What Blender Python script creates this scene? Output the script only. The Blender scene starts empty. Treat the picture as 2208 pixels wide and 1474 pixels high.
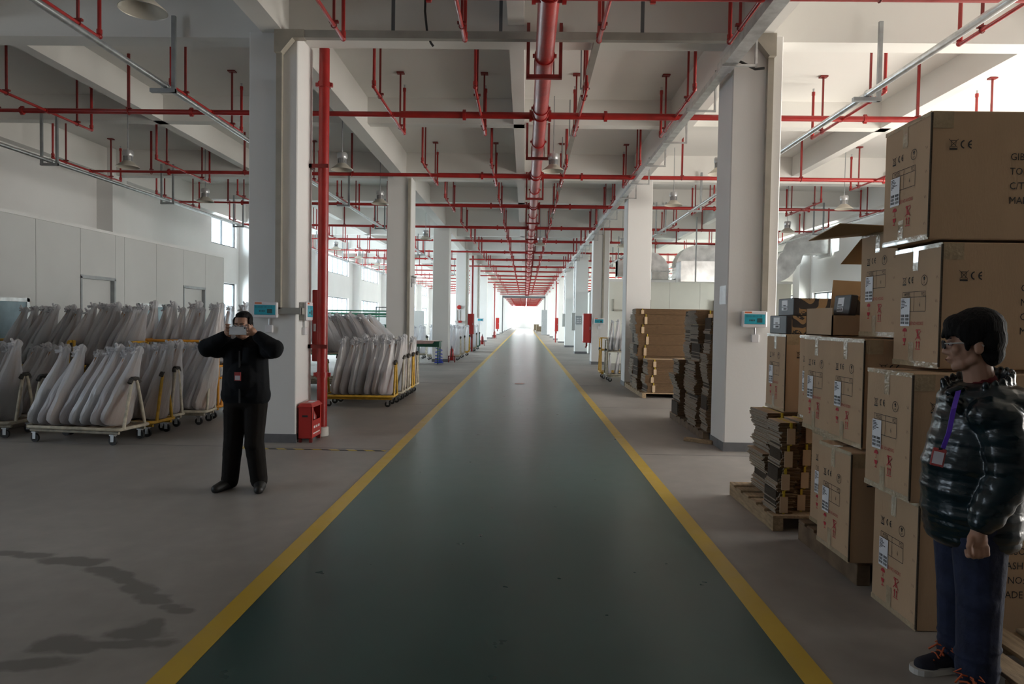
import bpy, math, random
from mathutils import Vector, Matrix, Quaternion
random.seed(11)
SC = bpy.context.scene
COL = SC.collection
PI = math.pi
rnd = random.uniform

# ------------------------------------------------------------------ camera
F, CX, CY, CAMH = 1472.0, 1104.0, 737.0, 1.56
VPX, VPY, ROLL = 1132.0, 692.0, 0.0165
ydir = Vector(((VPX - CX) / F, (CY - VPY) / F, -1)).normalized()
up = Vector((math.sin(ROLL), math.cos(ROLL), 0)); up = (up - ydir * up.dot(ydir)).normalized()
xdir = ydir.cross(up)
RWC = Matrix((xdir, ydir, up))          # camera coords -> world coords
cam_d = bpy.data.cameras.new('camera'); cam = bpy.data.objects.new('camera', cam_d); COL.objects.link(cam)
cam_d.sensor_width = 36; cam_d.lens = 24; cam_d.clip_start = 0.05; cam_d.clip_end = 400
M4 = RWC.to_4x4(); M4.translation = Vector((0, 0, CAMH)); cam.matrix_world = M4
SC.camera = cam
def at(px, py, Y):
    """world point seen at photo pixel (px,py) lying at depth Y"""
    v = RWC @ Vector(((px - CX) / F, (CY - py) / F, -1))
    return Vector((0, 0, CAMH)) + v * (Y / v.y)

# ------------------------------------------------------------------ world, sun, window light, exposure
SC.view_settings.view_transform = 'Standard'; SC.view_settings.look = 'None'
SC.view_settings.gamma = 1; SC.view_settings.use_curve_mapping = False
SC.view_settings.exposure = 0.0
w = bpy.data.worlds.new('sky'); SC.world = w; w.use_nodes = True
bg = w.node_tree.nodes['Background']; bg.inputs[0].default_value = (.80, .90, 1, 1); bg.inputs[1].default_value = 4.0
WALL_L, WALL_R, YB, YE, SLAB = -10.65, 10.4, -30.0, 148.0, 5.67
def area(name, loc, sx, sy, power, color, direction):
    l = bpy.data.lights.new(name, 'AREA'); l.shape = 'RECTANGLE'; l.size = sx; l.size_y = sy; l.energy = power; l.color = color
    o = bpy.data.objects.new(name, l); COL.objects.link(o); o.location = loc
    o.rotation_euler = Vector(direction).to_track_quat('-Z', 'Y').to_euler(); return o
WIN_BAYS = [(23.0, 25.0)] + [(25.2 + 8.4 * i + 1.3, 25.2 + 8.4 * i + 7.4) for i in range(0, 14)]
for a, b in WIN_BAYS:
    for s, X, c in ((-1, WALL_L, (.86, .93, 1)), (1, WALL_R, (1, .97, .92))):
        area('window_daylight', (X + s * 1.2, (a + b) / 2, 3.1), b - a, 4.6, 330 * (b - a), c, (-s, 0, 0))
NEAR_L = [(1.3, 4.3)]        # windows of the trolley-side wall level with and behind the viewpoint
for a, b in NEAR_L: area('near_window_daylight', (WALL_L - 1.2, (a + b) / 2, 3.1), b - a, 4.6, 62 * (b - a), (.66, .83, 1), (1, 0, 0))
# loading door on the right-hand side, behind the cartons: daylight and sunlit yard
DOOR = (5.3, 13.2, 4.3)
DOOR2 = (2.2, 3.4, 2.3)
for q, pw_ in ((DOOR, 1150), (DOOR2, 110)): area('loading_door_daylight', (WALL_R + 1.4, (q[0] + q[1]) / 2, q[2] / 2), q[1] - q[0], q[2] - .1, pw_, (1, .93, .83), (-1, 0, .12))
sun = bpy.data.lights.new('sun', 'SUN'); sun.energy = 14; sun.angle = .01; sun.color = (1, .93, .82)
so = bpy.data.objects.new('sun', sun); COL.objects.link(so); so.rotation_euler = Vector((-.80, -.10, -.62)).to_track_quat('-Z', 'Y').to_euler()
SC.cycles.use_denoising = True
SC.cycles.max_bounces = 6; SC.cycles.diffuse_bounces = 4; SC.cycles.glossy_bounces = 3; SC.cycles.transparent_max_bounces = 14
SC.cycles.adaptive_threshold = .04
SC.cycles.caustics_reflective = False; SC.cycles.caustics_refractive = False
SC.cycles.sample_clamp_indirect = 6

# ------------------------------------------------------------------ materials
MATS = {}
def nd(nt, t, **kw):
    n = nt.nodes.new(t)
    for k, v in kw.items(): setattr(n, k, v)
    return n
def mat(name, col, rough=.6, metal=0, var=.12, scale=6, bump=0, bscale=60, spec=.5, coat=0, stretch=None, var2=None):
    """principled material with noise-varied colour and fine relief"""
    m = bpy.data.materials.new(name); m.use_nodes = True; nt = m.node_tree; b = nt.nodes['Principled BSDF']
    b.inputs['Roughness'].default_value = rough; b.inputs['Metallic'].default_value = metal
    b.inputs['Specular IOR Level'].default_value = spec; b.inputs['Coat Weight'].default_value = coat
    tc = nd(nt, 'ShaderNodeTexCoord'); src = tc.outputs['Object']
    if stretch:
        mp = nd(nt, 'ShaderNodeMapping'); mp.inputs['Scale'].default_value = stretch; nt.links.new(src, mp.inputs[0]); src = mp.outputs[0]
    no = nd(nt, 'ShaderNodeTexNoise'); no.inputs['Scale'].default_value = scale; no.inputs['Detail'].default_value = 5
    nt.links.new(src, no.inputs['Vector'])
    r = nd(nt, 'ShaderNodeValToRGB'); e = r.color_ramp.elements
    c2 = var2 or [min(1, c * (1 + var)) for c in col]; c1 = [c * (1 - var) for c in col]
    e[0].position = .3; e[0].color = (*c1, 1); e[1].position = .7; e[1].color = (*c2, 1)
    nt.links.new(no.outputs['Fac'], r.inputs[0]); nt.links.new(r.outputs[0], b.inputs['Base Color'])
    if bump:
        n2 = nd(nt, 'ShaderNodeTexNoise'); n2.inputs['Scale'].default_value = bscale; n2.inputs['Detail'].default_value = 3
        nt.links.new(src, n2.inputs['Vector'])
        bp = nd(nt, 'ShaderNodeBump'); bp.inputs['Strength'].default_value = bump; bp.inputs['Distance'].default_value = .02
        nt.links.new(n2.outputs['Fac'], bp.inputs['Height']); nt.links.new(bp.outputs[0], b.inputs['Normal'])
    MATS[name] = m; return m
mat('plaster', (.80, .795, .785), .8, var=.03, scale=.8, bump=.05, bscale=25)
mat('ceiling_paint', (.80, .79, .76), .85, var=.03, scale=.5, bump=.04, bscale=18)
mat('skirting_grey', (.16, .16, .17), .6, var=.15)
mat('partition_panel', (.60, .61, .60), .5, var=.02, scale=2)
mat('partition_cream', (.78, .77, .70), .5, var=.02, scale=2)
mat('white_trim', (.78, .78, .77), .45, var=.03)
mat('dark_frame', (.11, .12, .13), .5, var=.1)
mat('red_paint', (.37, .020, .018), .35, var=.14, scale=5, bump=.12, bscale=22, coat=.15)
mat('red_cabinet', (.50, .035, .03), .35, var=.06, scale=3)
mat('dark_red_steel', (.22, .018, .016), .45, var=.2)
mat('galvanised', (.60, .62, .63), .32, .85, var=.18, scale=9)
mat('galv_duct', (.70, .70, .69), .30, .9, var=.22, scale=3, bump=.06, bscale=6)
mat('grey_strut', (.33, .35, .36), .45, .5, var=.15)
mat('trunking_beige', (.40, .37, .31), .5, var=.1, scale=5)
mat('trunking_grey', (.34, .33, .30), .5, var=.1, scale=5)
mat('cable_black', (.02, .02, .02), .5)
mat('cable_blue', (.03, .07, .6), .4)
mat('lamp_shade', (.62, .58, .50), .45, .25, var=.06)
mat('lamp_body', (.56, .57, .58), .35, .6, var=.1)
mat('lamp_diffuser', (.85, .85, .83), .5)
mat('yellow_steel', (.62, .36, .035), .45, var=.22, scale=14, bump=.1)
mat('orange_steel', (.72, .30, .02), .42, var=.18, scale=14, bump=.1)
mat('cream_steel', (.50, .45, .35), .55, var=.28, scale=14, bump=.15)
mat('dark_padding', (.05, .045, .04), .8, var=.4, scale=30)
mat('deck_board', (.20, .15, .10), .8, var=.3, scale=8)
mat('rubber', (.03, .03, .03), .6)
mat('carton', (.50, .345, .215), .75, var=.07, scale=3, bump=.06, bscale=140, stretch=(1, 1, .25))
mat('carton_inside', (.42, .28, .15), .8, var=.08, scale=4)
mat('corrugated', (.30, .25, .20), .85, var=.25, scale=25, stretch=(1, 1, 6))
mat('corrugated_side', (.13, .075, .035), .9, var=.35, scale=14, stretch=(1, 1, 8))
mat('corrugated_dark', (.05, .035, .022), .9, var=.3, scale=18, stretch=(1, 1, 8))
mat('flat_carton_top', (.52, .38, .25), .75, var=.1, scale=4)
mat('tape', (.46, .36, .23), .14, var=.12, scale=20, bump=.3, bscale=35, coat=.8)
mat('strap_yellow', (.55, .40, .03), .5)
mat('ink_black', (.018, .018, .02), .7)
mat('ink_red', (.50, .03, .045), .7)
mat('label_paper', (.80, .82, .86), .5, var=.02)
mat('pallet_wood', (.34, .24, .14), .8, var=.3, scale=7, bump=.2, bscale=30, stretch=(6, 1, 6))
mat('pallet_dark', (.15, .10, .06), .85, var=.3, scale=9)
mat('enclosure_white', (.78, .77, .80), .35, var=.02)
mat('enclosure_grey', (.48, .48, .46), .5, var=.05)
mat('blue_window', (.05, .42, .55), .15, var=.06, scale=8)
mat('breaker_dark', (.03, .09, .10), .5)
mat('brand_orange', (.75, .14, .03), .5)
mat('hydrant_white', (.8, .78, .78), .5)
mat('green_steel', (.02, .11, .07), .45, var=.2)
mat('rail_green', (.10, .42, .28), .4, var=.1)
mat('cloth_pink', (.62, .42, .40), .8, var=.12)
mat('black_box', (.028, .03, .036), .5, var=.15)
mat('steel_dark', (.10, .10, .11), .4, .6)
mat('cabinet_grey', (.34, .36, .38), .5, var=.05)
mat('paper_white', (.8, .82, .85), .4)
mat('wood_body_red', (.16, .035, .03), .3, var=.3)
mat('wood_body_dark', (.05, .05, .055), .3, var=.3)
mat('wood_body_tan', (.42, .22, .10), .35, var=.2)
mat('skin', (.40, .22, .15), .55, var=.06, scale=20)
mat('hair_black', (.006, .005, .005), .75, spec=.2, var=.3, scale=50, bump=.5, bscale=90, stretch=(1, 1, .2))
mat('jacket_black', (.006, .007, .009), .85, spec=.2, var=.25, scale=10, bump=.15, bscale=30)
mat('puffer', (.005, .014, .019), .24, var=.3, scale=6, bump=.55, bscale=9, stretch=(.7, .7, 1.6))
mat('trousers_black', (.012, .010, .009), .9, spec=.2, var=.2, scale=12, bump=.15, bscale=20)
mat('denim', (.010, .016, .045), .85, var=.35, scale=14, bump=.2, bscale=40)
mat('shoe_black', (.012, .012, .012), .5)
mat('shoe_navy', (.014, .015, .028), .8, var=.2)
mat('sole_white', (.62, .61, .58), .6, var=.08)
mat('lace_orange', (.50, .10, .03), .7)
mat('sweater_red', (.12, .010, .012), .9)
mat('lanyard_purple', (.09, .03, .45), .5)
mat('badge_red', (.40, .06, .06), .4)
mat('badge_card', (.65, .60, .66), .4)
mat('phone_white', (.80, .81, .84), .3)
mat('lens_dark', (.02, .02, .02), .15)
mat('partition_glass', (.30, .42, .48), .08, var=.1)
mat('ground_outside', (.45, .43, .40), .9, var=.1)
mat('collar_white', (.66, .64, .60), .8, var=.15)

def mat_bag():
    m = bpy.data.materials.new('plastic_bag'); m.use_nodes = True; nt = m.node_tree; nt.nodes.clear()
    out = nd(nt, 'ShaderNodeOutputMaterial')
    tr = nd(nt, 'ShaderNodeBsdfTransparent'); tr.inputs[0].default_value = (.9, .9, .92, 1)
    di = nd(nt, 'ShaderNodeBsdfDiffuse'); di.inputs[0].default_value = (.93, .93, .95, 1)
    tl = nd(nt, 'ShaderNodeBsdfTranslucent'); tl.inputs[0].default_value = (.93, .93, .95, 1)
    gl = nd(nt, 'ShaderNodeBsdfGlossy'); gl.inputs['Roughness'].default_value = .25
    tc = nd(nt, 'ShaderNodeTexCoord'); no = nd(nt, 'ShaderNodeTexNoise'); no.inputs['Scale'].default_value = 7; no.inputs['Detail'].default_value = 4
    mp_ = nd(nt, 'ShaderNodeMapping'); mp_.inputs['Scale'].default_value = (3.2, 3.2, .5); nt.links.new(tc.outputs['Object'], mp_.inputs[0]); nt.links.new(mp_.outputs[0], no.inputs['Vector'])
    bp = nd(nt, 'ShaderNodeBump'); bp.inputs['Strength'].default_value = .6; bp.inputs['Distance'].default_value = .03
    nt.links.new(no.outputs['Fac'], bp.inputs['Height'])
    for n in (di, tl, gl): nt.links.new(bp.outputs[0], n.inputs['Normal'])
    m1 = nd(nt, 'ShaderNodeMixShader'); m1.inputs[0].default_value = .45; nt.links.new(di.outputs[0], m1.inputs[1]); nt.links.new(tl.outputs[0], m1.inputs[2])
    m2 = nd(nt, 'ShaderNodeMixShader'); m2.inputs[0].default_value = .38; nt.links.new(m1.outputs[0], m2.inputs[1]); nt.links.new(tr.outputs[0], m2.inputs[2])
    m3 = nd(nt, 'ShaderNodeMixShader'); m3.inputs[0].default_value = .07; nt.links.new(m2.outputs[0], m3.inputs[1]); nt.links.new(gl.outputs[0], m3.inputs[2])
    nt.links.new(m3.outputs[0], out.inputs[0]); MATS['plastic_bag'] = m
mat_bag()
def mat_glass(name, tint, mixf):
    m = bpy.data.materials.new(name); m.use_nodes = True; nt = m.node_tree; nt.nodes.clear()
    out = nd(nt, 'ShaderNodeOutputMaterial'); tr = nd(nt, 'ShaderNodeBsdfTransparent'); tr.inputs[0].default_value = (*tint, 1)
    gl = nd(nt, 'ShaderNodeBsdfGlossy'); gl.inputs['Roughness'].default_value = .05
    lw = nd(nt, 'ShaderNodeLayerWeight'); lw.inputs[0].default_value = .5
    pw = nd(nt, 'ShaderNodeMath', operation='POWER'); pw.inputs[1].default_value = 5; nt.links.new(lw.outputs['Facing'], pw.inputs[0])
    ml = nd(nt, 'ShaderNodeMath', operation='MULTIPLY_ADD'); ml.inputs[1].default_value = .5 * mixf; ml.inputs[2].default_value = .04; nt.links.new(pw.outputs[0], ml.inputs[0])
    mx = nd(nt, 'ShaderNodeMixShader'); nt.links.new(ml.outputs[0], mx.inputs[0]); nt.links.new(tr.outputs[0], mx.inputs[1]); nt.links.new(gl.outputs[0], mx.inputs[2])
    nt.links.new(mx.outputs[0], out.inputs[0]); MATS[name] = m
mat_glass('window_glass', (.93, .97, .97), 1); mat_glass('lens_glass', (.9, .9, .92), 1.0)
def mat_pattern():          # printed kraft side of the long black-ended boxes: stencilled dark patches
    m = mat('printed_kraft', (.40, .26, .13), .7); nt = m.node_tree; b = nt.nodes['Principled BSDF']
    tc = nd(nt, 'ShaderNodeTexCoord'); v = nd(nt, 'ShaderNodeTexVoronoi'); v.inputs['Scale'].default_value = 60
    no = nd(nt, 'ShaderNodeTexNoise'); no.inputs['Scale'].default_value = 9; no.inputs['Detail'].default_value = 0
    nt.links.new(tc.outputs['Object'], v.inputs['Vector']); nt.links.new(tc.outputs['Object'], no.inputs['Vector'])
    g = nd(nt, 'ShaderNodeMath', operation='GREATER_THAN'); g.inputs[1].default_value = .60; nt.links.new(no.outputs['Fac'], g.inputs[0])
    g2 = nd(nt, 'ShaderNodeMath', operation='LESS_THAN'); g2.inputs[1].default_value = .46; nt.links.new(no.outputs['Fac'], g2.inputs[0])
    g3 = nd(nt, 'ShaderNodeMath', operation='GREATER_THAN'); g3.inputs[1].default_value = .40; nt.links.new(v.outputs['Distance'], g3.inputs[0])
    g4 = nd(nt, 'ShaderNodeMath', operation='MULTIPLY'); nt.links.new(g2.outputs[0], g4.inputs[0]); nt.links.new(g3.outputs[0], g4.inputs[1])
    mx = nd(nt, 'ShaderNodeMath', operation='MAXIMUM'); nt.links.new(g.outputs[0], mx.inputs[0]); nt.links.new(g4.outputs[0], mx.inputs[1])
    c = nd(nt, 'ShaderNodeMix', data_type='RGBA'); nt.links.new(mx.outputs[0], c.inputs['Factor'])
    c.inputs[6].default_value = (.40, .26, .13, 1); c.inputs[7].default_value = (.045, .04, .04, 1)
    nt.links.new(c.outputs[2], b.inputs['Base Color'])
mat_pattern()
def mat_tape_hazard():
    m = mat('hazard_tape', (.6, .42, .05), .5); nt = m.node_tree; b = nt.nodes['Principled BSDF']
    tc = nd(nt, 'ShaderNodeTexCoord'); wv = nd(nt, 'ShaderNodeTexWave', bands_direction='DIAGONAL'); wv.inputs['Scale'].default_value = 3.0
    nt.links.new(tc.outputs['Object'], wv.inputs['Vector'])
    r = nd(nt, 'ShaderNodeValToRGB'); r.color_ramp.interpolation = 'CONSTANT'; e = r.color_ramp.elements
    e[0].color = (.03, .03, .03, 1); e[1].position = .5; e[1].color = (.55, .40, .06, 1)
    nt.links.new(wv.outputs['Fac'], r.inputs[0]); nt.links.new(r.outputs[0], b.inputs['Base Color'])
mat_tape_hazard()
def mat_floor(name, base, var, rough0, rough1, stains=()):
    """concrete / painted floor with mottling, dust, scuffs and damp patches at fixed places"""
    m = bpy.data.materials.new(name); m.use_nodes = True; nt = m.node_tree; b = nt.nodes['Principled BSDF']
    tc = nd(nt, 'ShaderNodeTexCoord'); P = tc.outputs['Object']
    n1 = nd(nt, 'ShaderNodeTexNoise'); n1.inputs['Scale'].default_value = .7; n1.inputs['Detail'].default_value = 5; n1.inputs['Roughness'].default_value = .55
    mp = nd(nt, 'ShaderNodeMapping'); mp.inputs['Scale'].default_value = (1, .55, 1); nt.links.new(P, mp.inputs[0]); nt.links.new(mp.outputs[0], n1.inputs['Vector'])
    n2 = nd(nt, 'ShaderNodeTexNoise'); n2.inputs['Scale'].default_value = 6; n2.inputs['Detail'].default_value = 3; nt.links.new(P, n2.inputs['Vector'])
    r = nd(nt, 'ShaderNodeValToRGB'); e = r.color_ramp.elements
    e[0].position = .32; e[0].color = (*[c * (1 - var) for c in base], 1); e[1].position = .70; e[1].color = (*[c * (1 + var) for c in base], 1)
    nt.links.new(n1.outputs['Fac'], r.inputs[0])
    mm = nd(nt, 'ShaderNodeMix', data_type='RGBA', blend_type='OVERLAY'); mm.inputs['Factor'].default_value = .25 if rough0 > .4 else .08
    nt.links.new(r.outputs[0], mm.inputs[6]); nt.links.new(n2.outputs['Fac'], mm.inputs[7]); col = mm.outputs[2]
    if stains:
        wn = nd(nt, 'ShaderNodeTexNoise'); wn.inputs['Scale'].default_value = 7; wn.inputs['Detail'].default_value = 4; nt.links.new(P, wn.inputs['Vector'])
        acc = None
        for (sx, sy, rx, ry, ang) in stains:
            q = nd(nt, 'ShaderNodeMapping', vector_type='TEXTURE'); q.inputs['Location'].default_value = (sx, sy, 0); q.inputs['Rotation'].default_value = (0, 0, ang)
            q.inputs['Scale'].default_value = (rx, ry, 1); nt.links.new(P, q.inputs[0])
            ln = nd(nt, 'ShaderNodeVectorMath', operation='LENGTH'); nt.links.new(q.outputs[0], ln.inputs[0])
            ad = nd(nt, 'ShaderNodeMath', operation='MULTIPLY_ADD'); ad.inputs[1].default_value = 1.6; nt.links.new(wn.outputs['Fac'], ad.inputs[0]); nt.links.new(ln.outputs['Value'], ad.inputs[2])
            if acc is None: acc = ad.outputs[0]
            else:
                mn = nd(nt, 'ShaderNodeMath', operation='MINIMUM'); nt.links.new(acc, mn.inputs[0]); nt.links.new(ad.outputs[0], mn.inputs[1]); acc = mn.outputs[0]
        sr = nd(nt, 'ShaderNodeMapRange'); sr.inputs['From Min'].default_value = 1.55; sr.inputs['From Max'].default_value = 1.95; sr.inputs['To Min'].default_value = .62; sr.inputs['To Max'].default_value = 0
        nt.links.new(acc, sr.inputs[0])
        sm = nd(nt, 'ShaderNodeMix', data_type='RGBA'); nt.links.new(sr.outputs[0], sm.inputs['Factor']); nt.links.new(col, sm.inputs[6]); sm.inputs[7].default_value = (*[c * .28 for c in base], 1); col = sm.outputs[2]
    nt.links.new(col, b.inputs['Base Color'])
    rr = nd(nt, 'ShaderNodeMapRange'); rr.inputs['To Min'].default_value = rough0; rr.inputs['To Max'].default_value = rough1; nt.links.new(n2.outputs['Fac'], rr.inputs[0]); nt.links.new(rr.outputs[0], b.inputs['Roughness']); rr.inputs['From Min'].default_value = .2; rr.inputs['From Max'].default_value = .8
    bp = nd(nt, 'ShaderNodeBump'); bp.inputs['Strength'].default_value = .06; bp.inputs['Distance'].default_value = .01; nt.links.new(n2.outputs['Fac'], bp.inputs['Height'])
    if rough0 > .4: nt.links.new(bp.outputs[0], b.inputs['Normal'])
    MATS[name] = m
ST = []
for px, py, rx, ry, an in ((20, 1192, .12, .05, 0), (70, 1196, .14, .06, 0), (140, 1207, .16, .07, .1), (185, 1212, .13, .08, 0), (215, 1228, .12, .06, -.2), (245, 1238, .14, .06, -.3), (275, 1252, .14, .05, -.4),
        (305, 1270, .15, .07, -.5), (325, 1288, .13, .07, -.5), (338, 1294, .10, .05, -.3), (365, 1308, .07, .04, 0), (385, 1317, .08, .04, 0), (300, 1362, .15, .10, .1), (330, 1352, .06, .12, .2), (125, 1385, .12, .10, 0), (170, 1395, .12, .06, 0), (270, 1388, .25, .05, .1), (60, 1432, .22, .06, .2)):
    t = (CAMH / (CAMH - at(px, py, 1).z)) if at(px, py, 1).z < CAMH else 1
    p = at(px, py, t); ST.append((p.x, p.y, rx, ry, an))
mat_floor('concrete', (.32, .30, .28), .20, .42, .62, ST)
mat_floor('green_epoxy', (.034, .083, .078), .18, .27, .30)
MATS['green_epoxy'].node_tree.nodes['Principled BSDF'].inputs['Specular IOR Level'].default_value = .32
mat_floor('line_yellow', (.60, .40, .03), .12, .30, .5)

# ------------------------------------------------------------------ mesh helpers
class MB:
    def __init__(s): s.v = []; s.f = []
    def add(s, vs, fs):
        o = len(s.v); s.v += [tuple(v) for v in vs]; s.f += [tuple(i + o for i in f) for f in fs]; return s
    def box(s, x0, x1, y0, y1, z0, z1):
        return s.add([(x0, y0, z0), (x1, y0, z0), (x1, y1, z0), (x0, y1, z0), (x0, y0, z1), (x1, y0, z1), (x1, y1, z1), (x0, y1, z1)],
                     [(0, 3, 2, 1), (4, 5, 6, 7), (0, 1, 5, 4), (1, 2, 6, 5), (2, 3, 7, 6), (3, 0, 4, 7)])
    def cbox(s, x0, x1, y0, y1, z0, z1, c):
        """box with chamfered vertical edges and softened top / bottom"""
        def ring(i, z): return [(x0 + i + c, y0 + i, z), (x1 - i - c, y0 + i, z), (x1 - i, y0 + i + c, z), (x1 - i, y1 - i - c, z), (x1 - i - c, y1 - i, z), (x0 + i + c, y1 - i, z), (x0 + i, y1 - i - c, z), (x0 + i, y0 + i + c, z)]
        R = [ring(c, z0), ring(0, z0 + c), ring(0, z1 - c), ring(c, z1)]
        return s.loft(R)
    def loft(s, rings, caps=True):
        n = len(rings[0]); vs = [p for r in rings for p in r]; fs = []
        for i in range(len(rings) - 1):
            for j in range(n):
                a = i * n + j; b = i * n + (j + 1) % n; fs.append((a, b, b + n, a + n))
        if caps: fs.append(tuple(reversed(range(n)))); fs.append(tuple((len(rings) - 1) * n + j for j in range(n)))
        return s.add(vs, fs)
    def tube(s, pts, r, n=10, caps=True):
        pts = [Vector(p) for p in pts]; rs = r if isinstance(r, (list, tuple)) else [r] * len(pts); rings = []
        nrm = None
        for i, p in enumerate(pts):
            if i == 0: d = pts[1] - p
            elif i == len(pts) - 1: d = p - pts[-2]
            else: d = (pts[i + 1] - p).normalized() + (p - pts[i - 1]).normalized()
            d = d.normalized()
            if nrm is None:
                nrm = d.cross(Vector((0, 0, 1)) if abs(d.z) < .9 else Vector((1, 0, 0))).normalized()
            else: nrm = (nrm - d * nrm.dot(d)).normalized()
            bn = d.cross(nrm); k = 1.0
            if 0 < i < len(pts) - 1:
                c = max(.5, (pts[i + 1] - p).normalized().dot(d)); k = 1 / c if c > .7 else 1.15
            rings.append([p + (nrm * math.cos(2 * PI * j / n) + bn * math.sin(2 * PI * j / n)) * rs[i] for j in range(n)])
        return s.loft(rings, caps)
    def lathe(s, prof, n=20, c=(0, 0, 0), caps=True):
        return s.loft([[(c[0] + r * math.cos(2 * PI * j / n), c[1] + r * math.sin(2 * PI * j / n), c[2] + z) for j in range(n)] for r, z in prof], caps)
    def ell(s, c, r, n=14, m=9, q=None):
        c = Vector(c); r = Vector(r) if not isinstance(r, (int, float)) else Vector((r, r, r)); rings = []
        for i in range(1, m):
            t = PI * i / m
            rings.append([(math.sin(t) * math.cos(2 * PI * j / n), math.sin(t) * math.sin(2 * PI * j / n), -math.cos(t)) for j in range(n)])
        vs = [p for g in rings for p in g] + [(0, 0, -1), (0, 0, 1)]; L = len(rings) * n; fs = []
        for i in range(len(rings) - 1):
            for j in range(n):
                a = i * n + j; b = i * n + (j + 1) % n; fs.append((a, b, b + n, a + n))
        for j in range(n): fs.append((L, (j + 1) % n, j)); fs.append((L + 1, L - n + j, L - n + (j + 1) % n))
        out = []
        for v in vs:
            p = Vector((v[0] * r.x, v[1] * r.y, v[2] * r.z))
            if q is not None: p = q @ p
            out.append(p + c)
        return s.add(out, fs)
    def cap(s, a, b, ra, rb, n=12):
        """tapered capsule"""
        a = Vector(a); b = Vector(b); d = b - a; L = d.length
        q = Vector((0, 0, 1)).rotation_difference(d.normalized()) if L > 1e-6 else Quaternion()
        prof = [(ra * math.cos(t), ra * math.sin(t)) for t in [-PI / 2 + .05 + i * (PI / 2 - .05) / 4 for i in range(5)]]
        prof += [(rb * math.cos(t), L + rb * math.sin(t)) for t in [i * (PI / 2 - .05) / 4 for i in range(5)]]
        rings = [[a + q @ Vector((r * math.cos(2 * PI * j / n), r * math.sin(2 * PI * j / n), z)) for j in range(n)] for r, z in prof]
        return s.loft(rings)
    def xf(s, M):
        s.v = [tuple(M @ Vector(v)) for v in s.v]; return s
    def merge(s, o, M=None):
        return s.add([M @ Vector(v) for v in o.v] if M else o.v, o.f)
    def mesh(s, name, m=None, smooth=False):
        me = bpy.data.meshes.new(name); me.from_pydata(s.v, [], s.f); me.update()
        if m: me.materials.append(MATS[m])
        if smooth:
            for p in me.polygons: p.use_smooth = True
            try: me.set_sharp_from_angle(angle=math.radians(42))
            except Exception: pass
        return me
    def build(s, name, m, parent=None, loc=None, smooth=False, kind=None):
        return obj(name, s.mesh(name, m, smooth), parent, loc, kind=kind)
def obj(name, me, parent=None, loc=None, rot=None, kind=None, scale=None):
    o = bpy.data.objects.new(name, me); COL.objects.link(o)
    if parent is not None: o.parent = parent
    if loc is not None: o.location = loc
    if rot is not None: o.rotation_euler = rot
    if scale is not None: o.scale = scale
    if kind: o['kind'] = kind
    return o
def thing(name, label, cat, loc=(0, 0, 0), rz=0, group=None):
    o = obj(name, None, None, loc, (0, 0, rz)); return tag(o, label, cat, group)
def tag(o, label, cat, group=None):
    o['label'] = label; o['category'] = cat
    if group: o['group'] = group
    return o
def struct(name, mb, m, label=None, smooth=False, parent=None, loc=None):
    o = mb.build(name, m, parent, loc, smooth)
    if parent is None:
        o['kind'] = 'structure'
        if label: o['label'] = label
    return o
ORD = ['first', 'second', 'third', 'fourth', 'fifth', 'sixth', 'seventh', 'eighth', 'ninth', 'tenth', 'eleventh', 'twelfth', 'thirteenth', 'fourteenth', 'fifteenth', 'sixteenth', 'seventeenth', 'eighteenth', 'nineteenth', 'twentieth']

# ================================================================== the hall
S = 8.4; CW = .6; XL0, XL1 = -3.43, -2.83; XR0, XR1 = 2.465, 3.065
AX0, AX1, LW = -1.577, 1.367, .125
f = struct('floor', MB().box(WALL_L - .3, WALL_R + .3, YB, YE, -.3, 0), 'concrete', 'grey concrete factory floor with damp stains')
struct('green_aisle_surface', MB().box(AX0 + LW, AX1 - LW, YB, YE, -.02, .004), 'green_epoxy', parent=f)
struct('yellow_line', MB().box(AX0, AX0 + LW, YB, YE, -.02, .006), 'line_yellow', parent=f)
struct('yellow_line', MB().box(AX1 - LW, AX1, YB, YE, -.02, .006), 'line_yellow', parent=f)
jl = MB()
for y in (8.1, 12.5, 16.8, 21, 25.2): jl.box(WALL_L, AX0, y, y + .008, -.01, .0015).box(AX1, WALL_R, y, y + .008, -.01, .0015)
for x in (-6.9,): jl.box(x, x + .008, YB, 60, -.01, .0015)
o = jl.build('expansion_joint', 'skirting_grey', f); o['kind'] = 'stuff'
# faded arrow on the aisle and hazard tape
p = at(1119, 827, 1); yy = 1472 * 1.56 / (827 - 691.5)
MB().add([(-.1, -.16, .007), (.06, -.16, .007), (.06, -.22, .007), (.16, -.02, .007), (.06, .18, .007), (.06, .1, .007), (-.1, .1, .007)], [tuple(range(7))]).build('floor_arrow', 'cloth_pink', f, (at(1119, 827, yy).x, yy, 0))
tp = MB().box(-3.36, -1.62, 7.97, 8.02, 0, .004).box(-3.36, -3.31, 8.0, 8.42, 0, .004)
tp.build('hazard_floor_tape', 'hazard_tape', f)
struct('ground', MB().box(WALL_R + .3, WALL_R + 60, YB - 10, YE + 10, -.35, -.05).box(WALL_L - 60, WALL_L - .3, YB - 10, YE + 10, -.35, -.05), 'ground_outside', 'pale paved ground outside the hall')
struct('ceiling', MB().box(WALL_L - .3, WALL_R + .3, YB, YE, SLAB, SLAB + .3), 'ceiling_paint', 'white painted concrete ceiling slab')
ROWX = [(XL0 + XL1) / 2, (XR0 + XR1) / 2]
bl = 'white painted concrete ceiling beam'
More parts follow.
